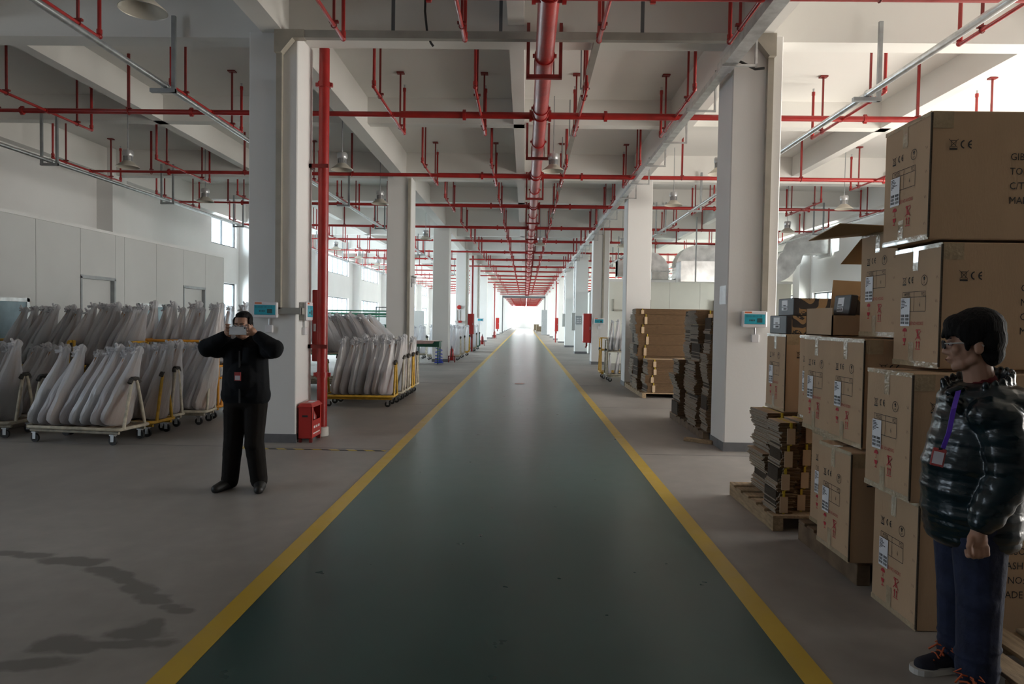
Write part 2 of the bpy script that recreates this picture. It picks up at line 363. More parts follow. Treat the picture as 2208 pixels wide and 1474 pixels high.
# transverse main beams at the column lines, secondary ones half way
nb = 0
for n in range(-3, 18):
    y = n * S + .3
    struct('beam', MB().box(WALL_L, WALL_R, y - .15, y + .15, 5.03, SLAB + .01), 'ceiling_paint', bl)
    struct('beam', MB().box(WALL_L, WALL_R, y + S / 2 - .12, y + S / 2 + .12, 5.2, SLAB + .01), 'ceiling_paint', bl)
for x, hw, zb in ((ROWX[0], .135, 5.03), (ROWX[1], .135, 5.03), (-.17, .1, 5.2), (-6.94, .1, 5.2), (6.57, .1, 5.2), (WALL_L + .12, .14, 5.03), (WALL_R - .12, .14, 5.03)):
    struct('beam', MB().box(x - hw, x + hw, YB, YE, zb, SLAB + .02), 'ceiling_paint', bl)
# columns
for n in range(1, 18):
    y = n * S
    for x0, x1, side in ((XL0, XL1, 0), (XR0, XR1, 1)):
        c = struct('column', MB().cbox(x0, x1, y, y + CW, 0, 5.05, .012), 'plaster', '%s square white column %s the green aisle' % (ORD[n - 1] if n < 20 else 'far', 'west of' if side == 0 else 'east of'))
        c['label'] = '%s white column along the %s edge of the aisle' % (ORD[n - 1], 'trolley-side' if side == 0 else 'carton-side')
        MB().box(x0 - .006, x1 + .006, y - .006, y + CW + .006, 0, .11).build('skirting', 'skirting_grey', c)
# wall with window openings
def wall(name, X, s, openings):
    """openings: list of (y0,y1,[(z0,z1),...])"""
    mb = MB(); a, b = (X - .25, X) if s < 0 else (X, X + .25)
    y = YB
    for (y0, y1, zz) in openings:
        mb.box(a, b, y, y0, 0, SLAB + .02); z = 0
        for z0, z1 in zz:
            if z0 > z: mb.box(a, b, y0, y1, z, z0)
            z = z1
        mb.box(a, b, y0, y1, z, SLAB + .02); y = y1
    mb.box(a, b, y, YE, 0, SLAB + .02)
    w_ = struct(name, mb, 'plaster', 'tall white plastered hall wall with window bands')
    for n in range(1, 18):
        yy = n * S
        MB().box(X if s < 0 else X - .4, X + .4 if s < 0 else X, yy, yy + CW, 0, SLAB).build('pilaster', 'plaster', w_)
    return w_
ZW = [(1.0, 2.75), (4.05, 4.98)]
wall('wall_left', WALL_L, -1, [(a, b, ZW) for a, b in NEAR_L + WIN_BAYS])
wall('wall_right', WALL_R, 1, [(q[0], q[1], [(0, q[2])]) for q in (DOOR2, DOOR)] + [(a, b, ZW) for a, b in WIN_BAYS])
struct('wall_back', MB().box(WALL_L, WALL_R, YB - .25, YB, 0, SLAB), 'plaster', 'white plastered end wall behind the viewpoint')
far = MB().box(WALL_L, WALL_R, YE, YE + .25, 0, 1.7).box(WALL_L, WALL_R, YE, YE + .25, 5.0, SLAB)
for i in range(9):
    x = WALL_L + i * (WALL_R - WALL_L) / 8; far.box(x - .12, x + .12, YE, YE + .25, 1.7, 5.0)
struct('wall_far', far, 'plaster', 'bright far end wall of the hall with large windows')
area('far_window_daylight', (0, YE + 2.5, 3), 20, 4.0, 2600, (1, 1, 1), (0, -1, 0))
# windows
wn = 0
for (y0, y1) in WIN_BAYS:
    for X, s in ((WALL_L - .12, 'trolley-side'), (WALL_R + .12, 'carton-side')):
        for bi, (z0, z1) in enumerate(ZW):
            wn += 1; k = max(2, int(round((y1 - y0) / 1.0))); fr = MB(); t = .03
            for yy in (y0 + .02, y1 - .02): fr.box(X - .03, X + .03, yy - t, yy + t, z0, z1)
            for zz in (z0 + .02, z1 - .02): fr.box(X - .03, X + .03, y0, y1, zz - t, zz + t)
            for i in range(1, k): fr.box(X - .025, X + .025, y0 + (y1 - y0) * i / k - .022, y0 + (y1 - y0) * i / k + .022, z0, z1)
            wo = struct('window_%d' % wn, fr, 'dark_frame', '%s dark-framed window in the %s wall' % ('low' if bi == 0 else 'high', s))
            if y0 < 60:
                for i in range(k):
                    MB().box(X - .004, X + .004, y0 + (y1 - y0) * i / k + .02, y0 + (y1 - y0) * (i + 1) / k - .02, z0 + .03, z1 - .03).build('pane', 'window_glass', wo)
            else:
                MB().box(X - .004, X + .004, y0 + .03, y1 - .03, z0 + .03, z1 - .03).build('glazing', 'window_glass', wo)
# portal between the two halves of the hall
PY = 84.2
pm = MB().box(WALL_L, XL0, PY, PY + .3, 0, SLAB).box(XR1, WALL_R, PY, PY + .3, 0, SLAB).box(XL0, XR1, PY, PY + .3, 4.55, SLAB)
struct('wall_divider', pm, 'plaster', 'white cross wall with an open passage over the aisle')
pf = MB().box(XL1 - .02, XL1 + .1, PY - .12, PY + .1, 0, 4.5).box(XR0 - .1, XR0 + .02, PY - .12, PY + .1, 0, 4.5).box(XL1, XR0, PY - .12, PY + .1, 4.4, 4.62)
struct('trim_1', pf, 'dark_frame', 'dark steel frame around the far passage')
# ---- left partition of flush panels
PX, PT = -8.0, 3.1
part_ = obj('wall_partition', None, None, (PX, 0, 0)); part_['kind'] = 'structure'; part_['label'] = 'low grey partition of flush panels with doors and windows'
yend = 17.95
seams = [6.65, 7.85, 9.0, 10.0, 11.03, 12.15, 13.2, 13.5, 14.68, 15.85, 16.95, yend]
doors = {(12.15, 13.2): 2.24, (15.85, 16.95): 2.24}
wins = {(10.0, 11.03): None}
for a, b in zip(seams[:-1], seams[1:]):
    z0 = doors.get((a, b), 0)
    if (a, b) in ((9.0, 10.0), (14.68, 15.85)):      # panel with a lower glazed opening
        wa, wb = (9.0, 10.0) if a == 9.0 else (14.2, 15.1)
    MB().box(-.05, 0, a + .004, b - .004, z0, PT).build('panel', 'partition_panel', part_)
MB().box(-.07, .02, 6.65, yend, PT, PT + .05).build('top_rail', 'white_trim', part_)
MB().box(-2.6, -.05, 6.65, 6.7, 0, PT + .05).build('return_panel', 'partition_panel', part_)
MB().box(-2.6, 0, yend, yend + .05, 0, PT + .05).build('return_panel', 'partition_panel', part_)
for i, ((a, b), z) in enumerate(doors.items()):
    d = struct('door_%d' % (i + 1), MB().box(PX - .12, PX - .07, a + .03, b - .03, .01, z - .02), 'partition_panel', 'grey flush door recessed in the partition, %s' % ('behind the trolleys' if i == 0 else 'next to the corner'))
    MB().box(PX - .1, PX + .012, b - .05, b, 0, z).box(PX - .1, PX + .012, a, a + .04, 0, z).box(PX - .1, PX + .012, a, b, z - .03, z + .03).build('door_frame', 'grey_strut', d)
for i, (a, b, z1) in enumerate(((8.6, 10.85, 1.80), (13.95, 15.0, 1.80))):
    wn += 1; fr = MB(); z0 = .95
    fr.box(PX - .01, PX + .03, a, b, z1 - .06, z1).box(PX - .01, PX + .03, a, b, z0, z0 + .06).box(PX - .01, PX + .03, a, a + .06, z0, z1).box(PX - .01, PX + .03, b - .06, b, z0, z1)
    wo = struct('window_%d' % wn, fr, 'galvanised', 'aluminium-framed window in the grey partition')
    MB().box(PX + .001, PX + .012, a + .05, b - .05, z0 + .05, z1 - .05).build('pane', 'partition_glass', wo)
# ---- right-hand cream clean room with flush panels
cr = obj('wall_cleanroom', None, None, (0, 26.2, 0)); cr['kind'] = 'structure'; cr['label'] = 'cream panelled clean-room wall under the ducts'
CRT = 3.12; xs = [3.2 + i * 1.15 for i in range(7)]
for a, b in zip(xs[:-1], xs[1:]): MB().box(a + .004, b - .004, 0, .06, 0, CRT).build('panel', 'partition_cream', cr)
MB().box(3.15, 10.15, -.05, .1, CRT, CRT + .1).build('top_rail', 'white_trim', cr)
MB().box(3.2, 3.26, .06, 20, 0, CRT).build('side_panel', 'partition_cream', cr)
MB().box(3.2, 10.1, .06, 20, CRT - .05, CRT).build('roof_panel', 'partition_cream', cr)
rl = MB()
for a, b in ((3.35, 4.2), (4.75, 7.2)):
    rl.box(a, b, -.12, -.08, 2.0, 2.05)
    for x in (a, b - .03): rl.box(x, x + .03, -.12, 0, 2.0, 2.45)
rl.build('hanging_rail', 'trunking_beige', cr)

# ================================================================== pipework under the ceiling
ZP = 4.76                                   # pipe level
MX = .185                                   # main pipe axis
LINES = sorted([6.8 + S * k for k in range(17)] + [10.75 + S * k for k in range(17)])
BX = [-9.75, -7.6, -4.97, -2.14, -.74, .79, 2.27, 4.85, 7.6, 9.75]
# main pipe
mp = thing('main_sprinkler_pipe', 'thick red main sprinkler pipe running along the aisle ceiling', 'pipe', (MX, 0, ZP))
MB().tube([(0, YB, 0), (0, YE, 0)], .11, 24).build('pipe', 'red_paint', mp, smooth=True)
def coupling(r, axis, wd=.05):
    m = MB().tube([(-wd / 2, 0, 0), (wd / 2, 0, 0)], r + .014, 18) if axis == 'x' else MB().tube([(0, -wd / 2, 0), (0, wd / 2, 0)], r + .014, 24)
    for s in (-1, 1):
        if axis == 'y': m.box(s * (r + .012) - .022, s * (r + .012) + .022, -wd / 2, wd / 2, -.016, .016)
        else: m.box(-wd / 2, wd / 2, -.014, .014, s * (r + .01) - .018, s * (r + .01) + .018)
    return m.mesh('coupling', 'red_paint', True)
cm = coupling(.11, 'y')
for k, y in enumerate(LINES[:14]):
    obj('coupling', cm, mp, (0, y - .38, 0)); obj('coupling', cm, mp, (0, y + 1.55, 0))
# outlet saddles
sad = MB().tube([(-.17, 0, 0), (.17, 0, 0)], .075, 16)
for s in (-1, 1): sad.tube([(s * .15 - .02, 0, 0), (s * .15 + .02, 0, 0)], .09, 16)
sm = sad.mesh('saddle', 'red_paint', True)
st_ = MB()
for j in range(13):
    t0 = PI + PI * j / 13; t1 = PI + PI * (j + 1) / 13
    st_.tube([(.118 * math.cos(t0), 0, .118 * math.sin(t0)), (.118 * math.cos(t1), 0, .118 * math.sin(t1))], .011, 6)
smm = st_.mesh('saddle_strap', 'red_paint', True)
for y in LINES[:14]: obj('saddle', sm, mp, (0, y, 0)); obj('saddle_strap', smm, mp, (0, y - .09, 0))
# U hangers of the main pipe, fixed to every beam
hg = MB()
for s in (-1, 1): hg.box(s * .2 - .02, s * .2 + .02, -.025, .025, -.21, .46)
hg.box(-.22, .22, -.025, .025, -.215, -.165)
hm = hg.mesh('pipe_hanger', 'dark_red_steel')
ub = MB()
pts = [(.118 * math.cos(PI * j / 12), 0, .118 * math.sin(PI * j / 12)) for j in range(13)]
ub.tube([(.118, 0, -.19)] + pts + [(-.118, 0, -.19)], .008, 6)
um = ub.mesh('u_bolt', 'dark_red_steel', True)
for n in range(0, 16):
    for y in (n * S + .3 - .18, n * S + .3 + S / 2 - .15):
        if y > 3:
            h = obj('pipe_hanger', hm, mp, (0, y, 0)); obj('u_bolt', um, h)

# cross lines with branches
def branch_mesh(y0, y1, z0, n=10):
    e = .03; return MB().tube([(0, y0, z0), (0, y0, e), (0, y0 + e * .35, e * .35), (0, y0 + e, 0), (0, y1 - e, 0), (0, y1 - e * .35, e * .35), (0, y1, e), (0, y1, z0)], .0215, n)
RT = .78
bm = branch_mesh(-1.25, 1.1, RT)
for y in (-1.25, 1.1):
    bm.ell((0, y, .012), .034, 10, 7)
    bm.lathe([(.031, 0), (.031, .05)], 10, (0, y, .04)).lathe([(.028, 0), (.028, .06)], 10, (0, y, RT - .06))
bm.tube([(0, -.05, 0), (0, .05, 0)], .036, 10)
BM = bm.mesh('branch_pipe', 'red_paint', True)
BMF = branch_mesh(-1.25, 1.1, RT, 6).mesh('branch_pipe', 'red_paint', True)
hd = MB().lathe([(.012, 0), (.016, .012), (.008, .02), (.006, .045), (.02, .05), (.02, .054)], 10).box(-.014, -.010, -.003, .003, .01, .05).box(.010, .014, -.003, .003, .01, .05)
HD = hd.mesh('sprinkler_head', 'lamp_body', True)
hr = MB().box(-.013, .013, -.012, .012, .03, SLAB - ZP).box(-.06, .06, -.05, .05, SLAB - ZP - .02, SLAB - ZP).box(-.05, .05, -.02, .02, .025, .05)
ring = [(.03 * math.cos(2 * PI * j / 12), 0, .03 * math.sin(2 * PI * j / 12)) for j in range(13)]
hr.tube(ring, .006, 6, False)
HR = hr.mesh('branch_hanger', 'dark_red_steel')
ch = MB().box(-.02, .02, -.012, .012, .05, SLAB - ZP - .01).box(-.03, .04, -.03, .03, .04, .06)
r2 = [(0, .05 * math.cos(2 * PI * j / 12), .05 * math.sin(2 * PI * j / 12)) for j in range(13)]
ch.tube(r2, .007, 6, False)
CH = ch.mesh('pipe_clip', 'dark_red_steel')
c50, c38 = coupling(.052, 'x'), coupling(.04, 'x')
rb = MB().tube([(-.04, 0, 0), (.04, 0, 0)], [.052, .04], 14).mesh('reducer', 'red_paint', True)
wh = ['nearest', 'second', 'third', 'fourth', 'fifth', 'sixth', 'seventh', 'eighth', 'ninth', 'tenth']
for i, y in enumerate(LINES):
    near = i < 9
    lab = '%s red sprinkler cross pipe overhead, counted from the viewpoint' % ORD[i] if y < 84 else '%s red sprinkler cross pipe overhead beyond the far passage' % ORD[i - sum(1 for q in LINES if q < 84)]
    t = thing('sprinkler_line', lab, 'sprinkler pipe', (0, y, ZP), group='red sprinkler cross pipes' if y < 84 else 'red sprinkler cross pipes beyond the passage')
    n = 16 if near else 8
    m = MB().tube([(-2.0, 0, 0), (2.3, 0, 0)], .052, n).tube([(-8.0, 0, 0), (-2.0, 0, 0)], .040, n).tube([(-9.8, 0, 0), (-8.0, 0, 0)], .027, n)
    m.tube([(2.3, 0, 0), (7.8, 0, 0)], .044, n).tube([(7.8, 0, 0), (9.9, 0, 0)], .027, n)
    m.build('cross_pipe', 'red_paint', t, smooth=True)
    if near:
        for x in (-1.0, 1.2): obj('coupling', c50, t, (x, 0, 0))
        for x in (-8.0, -5.3, 5.2, 7.8): obj('coupling', c38, t, (x, 0, 0))
        for x in (-8.4, -6.3, -3.9, 3.4, 6.0): obj('pipe_clip', CH, t, (x, 0, 0))
    for bx in BX:
        if i > 22 and abs(bx) > 3: continue
        b = obj('branch_pipe', BM if near else BMF, t, (bx, 0, -.005))
        if near:
            for yy in (-1.25, 1.1): obj('sprinkler_head', HD, b, (0, yy, RT))
            for yy in (-.85, .72): obj('branch_hanger', HR, b, (0, yy, 0))
# red riser by the first column
rz = thing('red_standpipe', 'vertical red standpipe beside the first trolley-side column', 'pipe', (-2.66, 8.93, 0))
MB().tube([(0, 0, .12), (0, 0, 5.05)], .067, 18).build('pipe', 'red_paint', rz, smooth=True)
for z in (.78, 4.55): MB().tube([(0, 0, z), (0, 0, z + .07)], .082, 18).box(-.11, .11, -.02, .02, z + .01, z + .06).build('coupling', 'red_paint', rz, smooth=True)
MB().box(-.165, .085, -.085, -.078, 1.16, 1.21).box(-.165, -.13, -.085, .06, 1.16, 1.21).build('wall_bracket', 'dark_red_steel', rz)
MB().box(-.165, .085, -.085, -.078, 3.5, 3.55).box(-.165, -.13, -.085, .06, 3.5, 3.55).build('wall_bracket', 'dark_red_steel', rz)
MB().lathe([(.075, 0), (.09, .01), (.085, .12), (.07, .13)], 16).build('base_collar', 'collar_white', rz, smooth=True)

# galvanised conduits
def conduit(name, label, X, Z, r, y0, y1, brackets):
    t = thing(name, label, 'conduit', (X, 0, Z))
    MB().tube([(0, y0, 0), (0, y1, 0)], r, 14).build('pipe', 'galvanised', t, smooth=True)
    for (y, zt, kind) in brackets:
        m = MB()
        if kind == 'L':
            sx = .11 if X < 0 else .13
            m.box(sx - .025, sx + .02, y - .02, y + .02, -r - .05, zt - Z); m.box(-.18, sx + .02, y - .03, y + .03, -r - .05, -r - .005)
        else:
            for sx in (-.16, .13): m.box(sx - .02, sx + .02, y - .02, y + .02, -r - .05, zt - Z)
            m.box(-.18, .15, y - .025, y + .025, -r - .05, -r - .005)
        b = m.build('bracket', 'grey_strut', t)
        MB().tube([(-r - .012, y, -r - .01)] + [((r + .012) * math.cos(PI - PI * j / 8), y, (r + .012) * math.sin(PI * j / 8)) for j in range(9)] + [(r + .012, y, -r - .01)], .006, 6).build('clamp', 'galvanised', b)
bk = lambda k0, z: [(8.46 + 4.2 * i, z, 'L' if i % 2 == 0 else 'U') for i in range(k0, 11)]
conduit('galvanised_conduit', 'galvanised conduit hung beside the first trolley-side column', -4.5, 4.4, .034, YB, 60, bk(0, 5.25))
conduit('galvanised_conduit', 'galvanised conduit hung above the grey partition', -8.9, 4.4, .034, YB, 60, [(a, b, 'U') for a, b, c in bk(0, 5.3)])
conduit('galvanised_conduit', 'galvanised conduit hung above the stacked cartons', 4.12, 4.38, .038, YB, 60, bk(0, 5.25))
conduit('galvanised_conduit', 'galvanised conduit hung near the carton-side wall', 8.9, 4.4, .034, YB, 60, [(a, b, 'U') for a, b, c in bk(0, 5.3)])

# cable trunking along the carton-side columns, with side brackets
t = thing('cable_tray', 'galvanised cable tray running past the carton-side columns', 'cable tray', (2.32, 0, 4.60))
MB().box(-.08, .075, YB, 8.28, -.05, .05).build('tray', 'galvanised', t)
MB().box(-.05, .06, 8.28, 80, -.04, .03).build('tray', 'galvanised', t)
br = MB().box(-.1, .3, -.015, .015, -.075, -.05).box(.275, .3, -.015, .015, -.075, .5).mesh('bracket', 'galvanised')
for i in range(22): obj('bracket', br, t, (0, 4.6 + 1.7 * i, 0))
t = thing('cable_trunking', 'thin grey trunking running beside the red main pipe', 'trunking', (.82, 0, 4.97))
MB().box(-.04, .04, 8.35, 60, -.03, .03).build('trunk', 'trunking_grey', t)
cb = MB().box(-.08, .06, -.015, .015, -.05, -.03).box(-.08, -.06, -.015, .015, -.05, .6).mesh('bracket', 'grey_strut')
for i in range(8): obj('bracket', cb, t, (0, 10.0 + 2.5 * i, 0))
t = thing('cable_trunking', 'beige trunking spanning the aisle between the first two columns', 'trunking', (0, 8.33, 4.98))
MB().box(-3.07, 2.93, -.04, .04, -.045, .045).build('trunk', 'trunking_grey', t)
for x in (-3.04, 2.90):
    MB().box(x - .035, x + .035, .01, .07, 1.66 - 4.98 if x < 0 else 1.72 - 4.98, .045).build('drop_trunk', 'trunking_beige', t)
for s_, x in ((1, -3.08), (-1, 2.94)):
    q = [(x, -.05), (x + s_ * .30, -.05), (x + s_ * .30, .05), (x, .05)]
    q = [(x, -.22), (x + s_ * .08, -.22), (x + s_ * .22, -.05), (x + s_ * .36, -.05), (x + s_ * .36, .05), (x, .05)]
    MB().loft([[(a, -.05, b) for a, b in q], [(a, .06, b) for a, b in q]]).build('corner_piece', 'trunking_beige', t)
for x in (-1.65, -.35, 1.35): MB().box(x - .02, x + .02, -.015, .015, .04, .69).build('hanger', 'dark_frame', t)
MB().tube([(-1.26, 0, .69), (-1.27, .02, .3), (-1.24, .02, .04), (-1.2, .05, -.06), (-1.17, .06, -.10)], .014, 8).build('cable', 'cable_black', t, smooth=True)
MB().box(-3.07, -2.83 + .07, .01, .07, 1.60 - 4.98, 1.68 - 4.98).box(-2.83, -2.76, .03, .5, 1.60 - 4.98, 1.68 - 4.98).build('collar_trunk', 'trunking_grey', t)
# black cable from tray to trunking
pa, pb = at(1583, 126, 8.3), at(1648, 147, 8.3)
tag(MB().tube([pa, pa.lerp(pb, .3) - Vector((0, 0, .02)), pa.lerp(pb, .7) - Vector((0, 0, .045)), pb], .016, 8).build('power_cable', 'cable_black', None, smooth=True), 'short black power cable at the head of the nearest carton-side column', 'cable')

# ---- high-bay lamps
def lamp_meshes():
    sh = MB().loft([[(r * math.cos(2 * PI * j / 28), r * math.sin(2 * PI * j / 28), z) for j in range(28)] for r, z in ((.205, 0), (.20, .012), (.16, .045), (.11, .085), (.078, .115), (.072, .115), (.1, .08), (.15, .042), (.198, .004))], False)
    bd = MB().lathe([(.07, .112), (.07, .2), (.085, .2), (.085, .215), (.06, .215)], 20)
    fin = MB()
    for j in range(20):
        a = 2 * PI * j / 20; fin.box(.066, .084, -.003, .003, .12, .2)
        M = Matrix.Rotation(a, 4, 'Z'); fin.v[-8:] = [tuple(M @ Vector(v)) for v in fin.v[-8:]]
    dr = MB().lathe([(.03, .205), (.092, .215), (.096, .23), (.096, .29), (.085, .31), (.03, .315), (.012, .33), (.012, .36)], 20)
    df = MB().lathe([(.07, .1), (.07, .112)], 20)
    return sh.mesh('lamp_shade', 'lamp_shade', True), bd.mesh('lamp_body', 'lamp_body', True), fin.mesh('cooling_fins', 'lamp_body'), dr.mesh('driver_housing', 'lamp_body', True), df.mesh('diffuser', 'lamp_diffuser')
LM = lamp_meshes()
LAMPS = [(-3.5, 6.2, 'dim high-bay lamp cut off by the top of the picture'), (-7.46, 12.7, 'high-bay lamp hanging above the grey partition'), (-3.44, 12.7, 'high-bay lamp seen just past the red standpipe'), (.47, 12.6, 'high-bay lamp hanging beside the red main pipe'),
    (3.52, 12.7, 'high-bay lamp half hidden behind the nearest carton-side column'), (-7.75, 16.4, 'high-bay lamp before the first bright window of the trolley-side wall'), (-3.52, 16.4, 'high-bay lamp next to the second trolley-side column'), (3.42, 16.1, 'high-bay lamp hanging above the flattened cartons'), (7.46, 16.3, 'high-bay lamp above the open black-ended boxes'),
    (7.7, 20.4, 'high-bay lamp above the silver duct elbow'), (-7.65, 27.4, 'high-bay lamp high over the middle trolleys'), (-7.65, 31.2, 'small distant high-bay lamp over the middle trolleys'), (-7.65, 35.2, 'smallest high-bay lamp seen before the second trolley-side column'), (-3.46, 23.5, 'high-bay lamp between the second and third trolley-side columns'), (.5, 24.9, 'distant high-bay lamp under the red main pipe'), (3.5, 21.0, 'high-bay lamp between the carton-side columns above the clean room'), (3.5, 25.0, 'distant high-bay lamp by the third carton-side column')]
for x, y, lab in LAMPS:
    t = thing('high_bay_lamp', lab, 'lamp', (x, y, 4.31), group='high-bay lamps')
    for nm, me in zip(('lamp_shade', 'lamp_body', 'cooling_fins', 'driver_housing', 'diffuser'), LM): obj(nm, me, t)
    MB().tube([(0, 0, .35), (0, 0, SLAB - 4.31 + .005 if abs((y - .3) % 4.2) > .2 else .9)], .008, 8).build('rod', 'grey_strut', t)

# ================================================================== carts and bagged guitars
def rect_path(x0, x1, y0, y1, z, c=.04):
    return [(x0 + c, y0, z), (x1 - c, y0, z), (x1, y0 + c, z), (x1, y1 - c, z), (x1 - c, y1, z), (x0 + c, y1, z), (x0, y1 - c, z), (x0, y0 + c, z), (x0 + c, y0, z)]
def hoop(w_, z0, z1, lean=0, r=.02):
    """inverted U / A shaped end frame standing in the local YZ plane"""
    pts = [(0, -w_, z0), (lean * .5, -w_ * .62, (z0 + z1) / 2), (lean, -w_ * .28, z1 - .06), (lean, -w_ * .12, z1), (lean, w_ * .12, z1), (lean, w_ * .28, z1 - .06), (lean * .5, w_ * .62, (z0 + z1) / 2), (0, w_, z0)]
    return MB().tube(pts, r, 10)
CASTER = (MB().box(-.02, .02, -.022, -.014, .04, .12).box(-.02, .02, .014, .022, .04, .12).box(-.03, .03, -.03, .03, .115, .13).mesh('caster', 'galvanised'),
          MB().tube([(0, -.013, .052), (0, .013, .052)], .052, 16).mesh('wheel', 'rubber', True))
CART_CACHE = {}
def cart(label, loc, rz, L, W, color, tiers=1, hh=.78, tall=1.2, simple=False, group='wheeled guitar trolleys'):
    """L along local x, W along local y; base deck at z .2"""
    t = thing('storage_trolley', label, 'trolley', loc, rz, group)
    key = (L, W, color, tiers, hh, tall)
    if key not in CART_CACHE:
        d = []
        z = .19; x0, x1, y0, y1 = -L / 2, L / 2, -W / 2, W / 2
        d.append(('base_frame', MB().tube(rect_path(x0, x1, y0, y1, z), .021, 8).mesh('base_frame', color, True), [(0, 0, 0)], []))
        d.append(('lower_rail', MB().tube([(x0 + .03, y0 + .05, z - .045), (x1 - .03, y0 + .05, z - .045)], .018, 8).mesh('lower_rail', color, True), [(0, 0, 0), (0, W - .1, 0)], []))
        slat = MB().box(-.045, .045, y0 + .02, y1 - .02, z - .012, z + .008).mesh('deck_slat', 'deck_board'); ns = int(L / .17)
        d.append(('deck_slat', slat, [(x0 + .1 + (L - .2) * i / (ns - 1), 0, 0) for i in range(ns)], []))
        d.append(('caster', CASTER[0], [(sx * (L / 2 - .1), sy * (W / 2 - .04), 0) for sx in (-1, 1) for sy in (-1, 1)], [('wheel', CASTER[1])]))
        hp = hoop(W * .34, z, hh).mesh('end_hoop', color, True)
        cp = MB().tube([(0, -.05, hh), (0, .05, hh)], .028, 10).tube([(0, -W * .16, hh - .05), (0, -.05, hh)], .027, 8).tube([(0, .05, hh), (0, W * .16, hh - .05)], .027, 8).mesh('grip_wrap', 'dark_padding', True)
        d.append(('end_hoop', hp, [(x1, 0, 0), (x0, 0, 0)], [('grip_wrap', cp)]))
        if tiers == 2:
            post = MB().tube([(0, 0, z), (0, 0, tall)], .02, 8).mesh('post', color, True)
            d.append(('post', post, [(sx * (L / 2 - .02), sy * (W / 2 - .02), 0) for sx in (-1, 1) for sy in (-1, 1)], []))
            d.append(('upper_frame', MB().tube(rect_path(x0, x1, y0, y1, .80), .018, 8).mesh('upper_frame', color, True), [(0, 0, 0)], []))
            s2 = MB().box(-.045, .045, y0 + .02, y1 - .02, .79, .81).mesh('upper_slat', 'deck_board')
            d.append(('upper_slat', s2, [(x0 + .1 + (L - .2) * i / (ns - 1), 0, 0) for i in range(ns)], []))
            d.append(('guard_rail', MB().tube(rect_path(x0, x1, y0, y1, tall) if color == 'orange_steel' else [(x0, y0, tall), (x0, y1, tall), (x1, y1, tall), (x1, y0, tall)], .02, 8).mesh('guard_rail', color, True), [(0, 0, 0)], []))
            d.append(('brace', MB().tube([(x1, y0 + .02, .62), (x1, y1 - .02, .62)], .018, 8).mesh('brace', color, True), [(0, 0, 0)], []))
        CART_CACHE[key] = d
    for nm, me, locs, subs in CART_CACHE[key]:
        for l in locs:
            o = obj(nm, me, t, l)
            for sn, sme in subs: obj(sn, sme, o)
    return t

def guitar_outline():
    """half-width of an electric guitar body by height, body .44 m"""
    return [(0, .03), (.006, .09), (.03, .145), (.07, .172), (.12, .178), (.17, .160), (.22, .130), (.26, .118), (.30, .122), (.35, .138), (.39, .132), (.42, .10), (.435, .05), (.44, .03)]
def make_bag(seed, bm_mat):
    r = random.Random(seed); H = r.uniform(.97, 1.04)
    prof = [(0, .10, .035), (.012, .15, .052), (.05, .178, .062), (.12, .19, .066), (.20, .178, .066), (.30, .158, .066), (.40, .150, .066), (.48, .134, .065), (.56, .116, .063), (.66, .088, .058), (.76, .066, .052), (.85, .050, .046), (.90, .042, .041), (.935, .046, .043), (.96, .046, .040), (.98, .034, .030), (.992, .020, .018), (1.0, .006, .006)]
    n = 30; rings = []; ph = [r.uniform(0, 6.28) for _ in range(6)]
    bend = r.uniform(-.05, .05)
    for v, a, b in prof:
        ring = []
        pl = .05 + .16 * max(0, v - .3)
        for j in range(n):
            t = 2 * PI * j / n; c, s_ = math.cos(t), math.sin(t)
            k = 1 + pl * (math.sin(7 * t + ph[0] + 3 * v) * .5 + math.sin(11 * t + ph[1] - 4 * v) * .35 + math.sin(4 * t + ph[2]) * .3) * (1 if v > .02 else .3)
            if v > .92: k *= 1 + .18 * math.sin(5 * t + ph[3])
            e = .75
            ring.append((a * k * math.copysign(abs(c) ** e, c) + bend * v * v, b * k * math.copysign(abs(s_) ** e, s_) , v * H + .006 * math.sin(3 * t + ph[4]) * (v < .1)))
        rings.append(ring)
    body = MB().loft(rings, True)
    hx = bend - .03; knot = MB()
    for j in range(7):
        a_ = r.uniform(0, 6.28); L_ = r.uniform(.03, .065); knot.cap((hx, .0, .93 * H), (hx - L_ * .8, L_ * math.cos(a_) * .8, .93 * H + L_ * math.sin(a_) * .8 + .02), .010, .016, 7)
    knot.ell((hx - .005, 0, .93 * H), (.024, .026, .022), 9, 6)
    bag = body.mesh('plastic_bag', 'plastic_bag', True); kn = knot.mesh('bag_knot', 'plastic_bag', True)
    o = guitar_outline(); poly = [(w_, z) for z, w_ in o] + [(-w_, z) for z, w_ in reversed(o)]
    g = MB().loft([[(x * .92, -.022, z * .97 + .012) for x, z in poly], [(x * .92, .022, z * .97 + .012) for x, z in poly]])
    gm = g.mesh('guitar_body', bm_mat)
    nk = MB().loft([[(-.022, -.012, .42), (.022, -.012, .42), (.022, .014, .42), (-.022, .014, .42)], [(-.019, -.01, .80), (.019, -.01, .80), (.019, .01, .80), (-.019, .01, .80)], [(-.028, -.008, .82), (.028, -.008, .82), (.028, .008, .82), (-.028, .008, .82)], [(-.02, -.008, .88), (.02, -.008, .88), (.02, .008, .88), (-.02, .008, .88)]]).mesh('guitar_neck', 'wood_body_tan')
    return bag, kn, gm, nk
BAGS = [make_bag(i, ('wood_body_dark', 'wood_body_red', 'wood_body_tan', 'wood_body_red', 'wood_body_dark')[i]) for i in range(5)]
NB = [0]
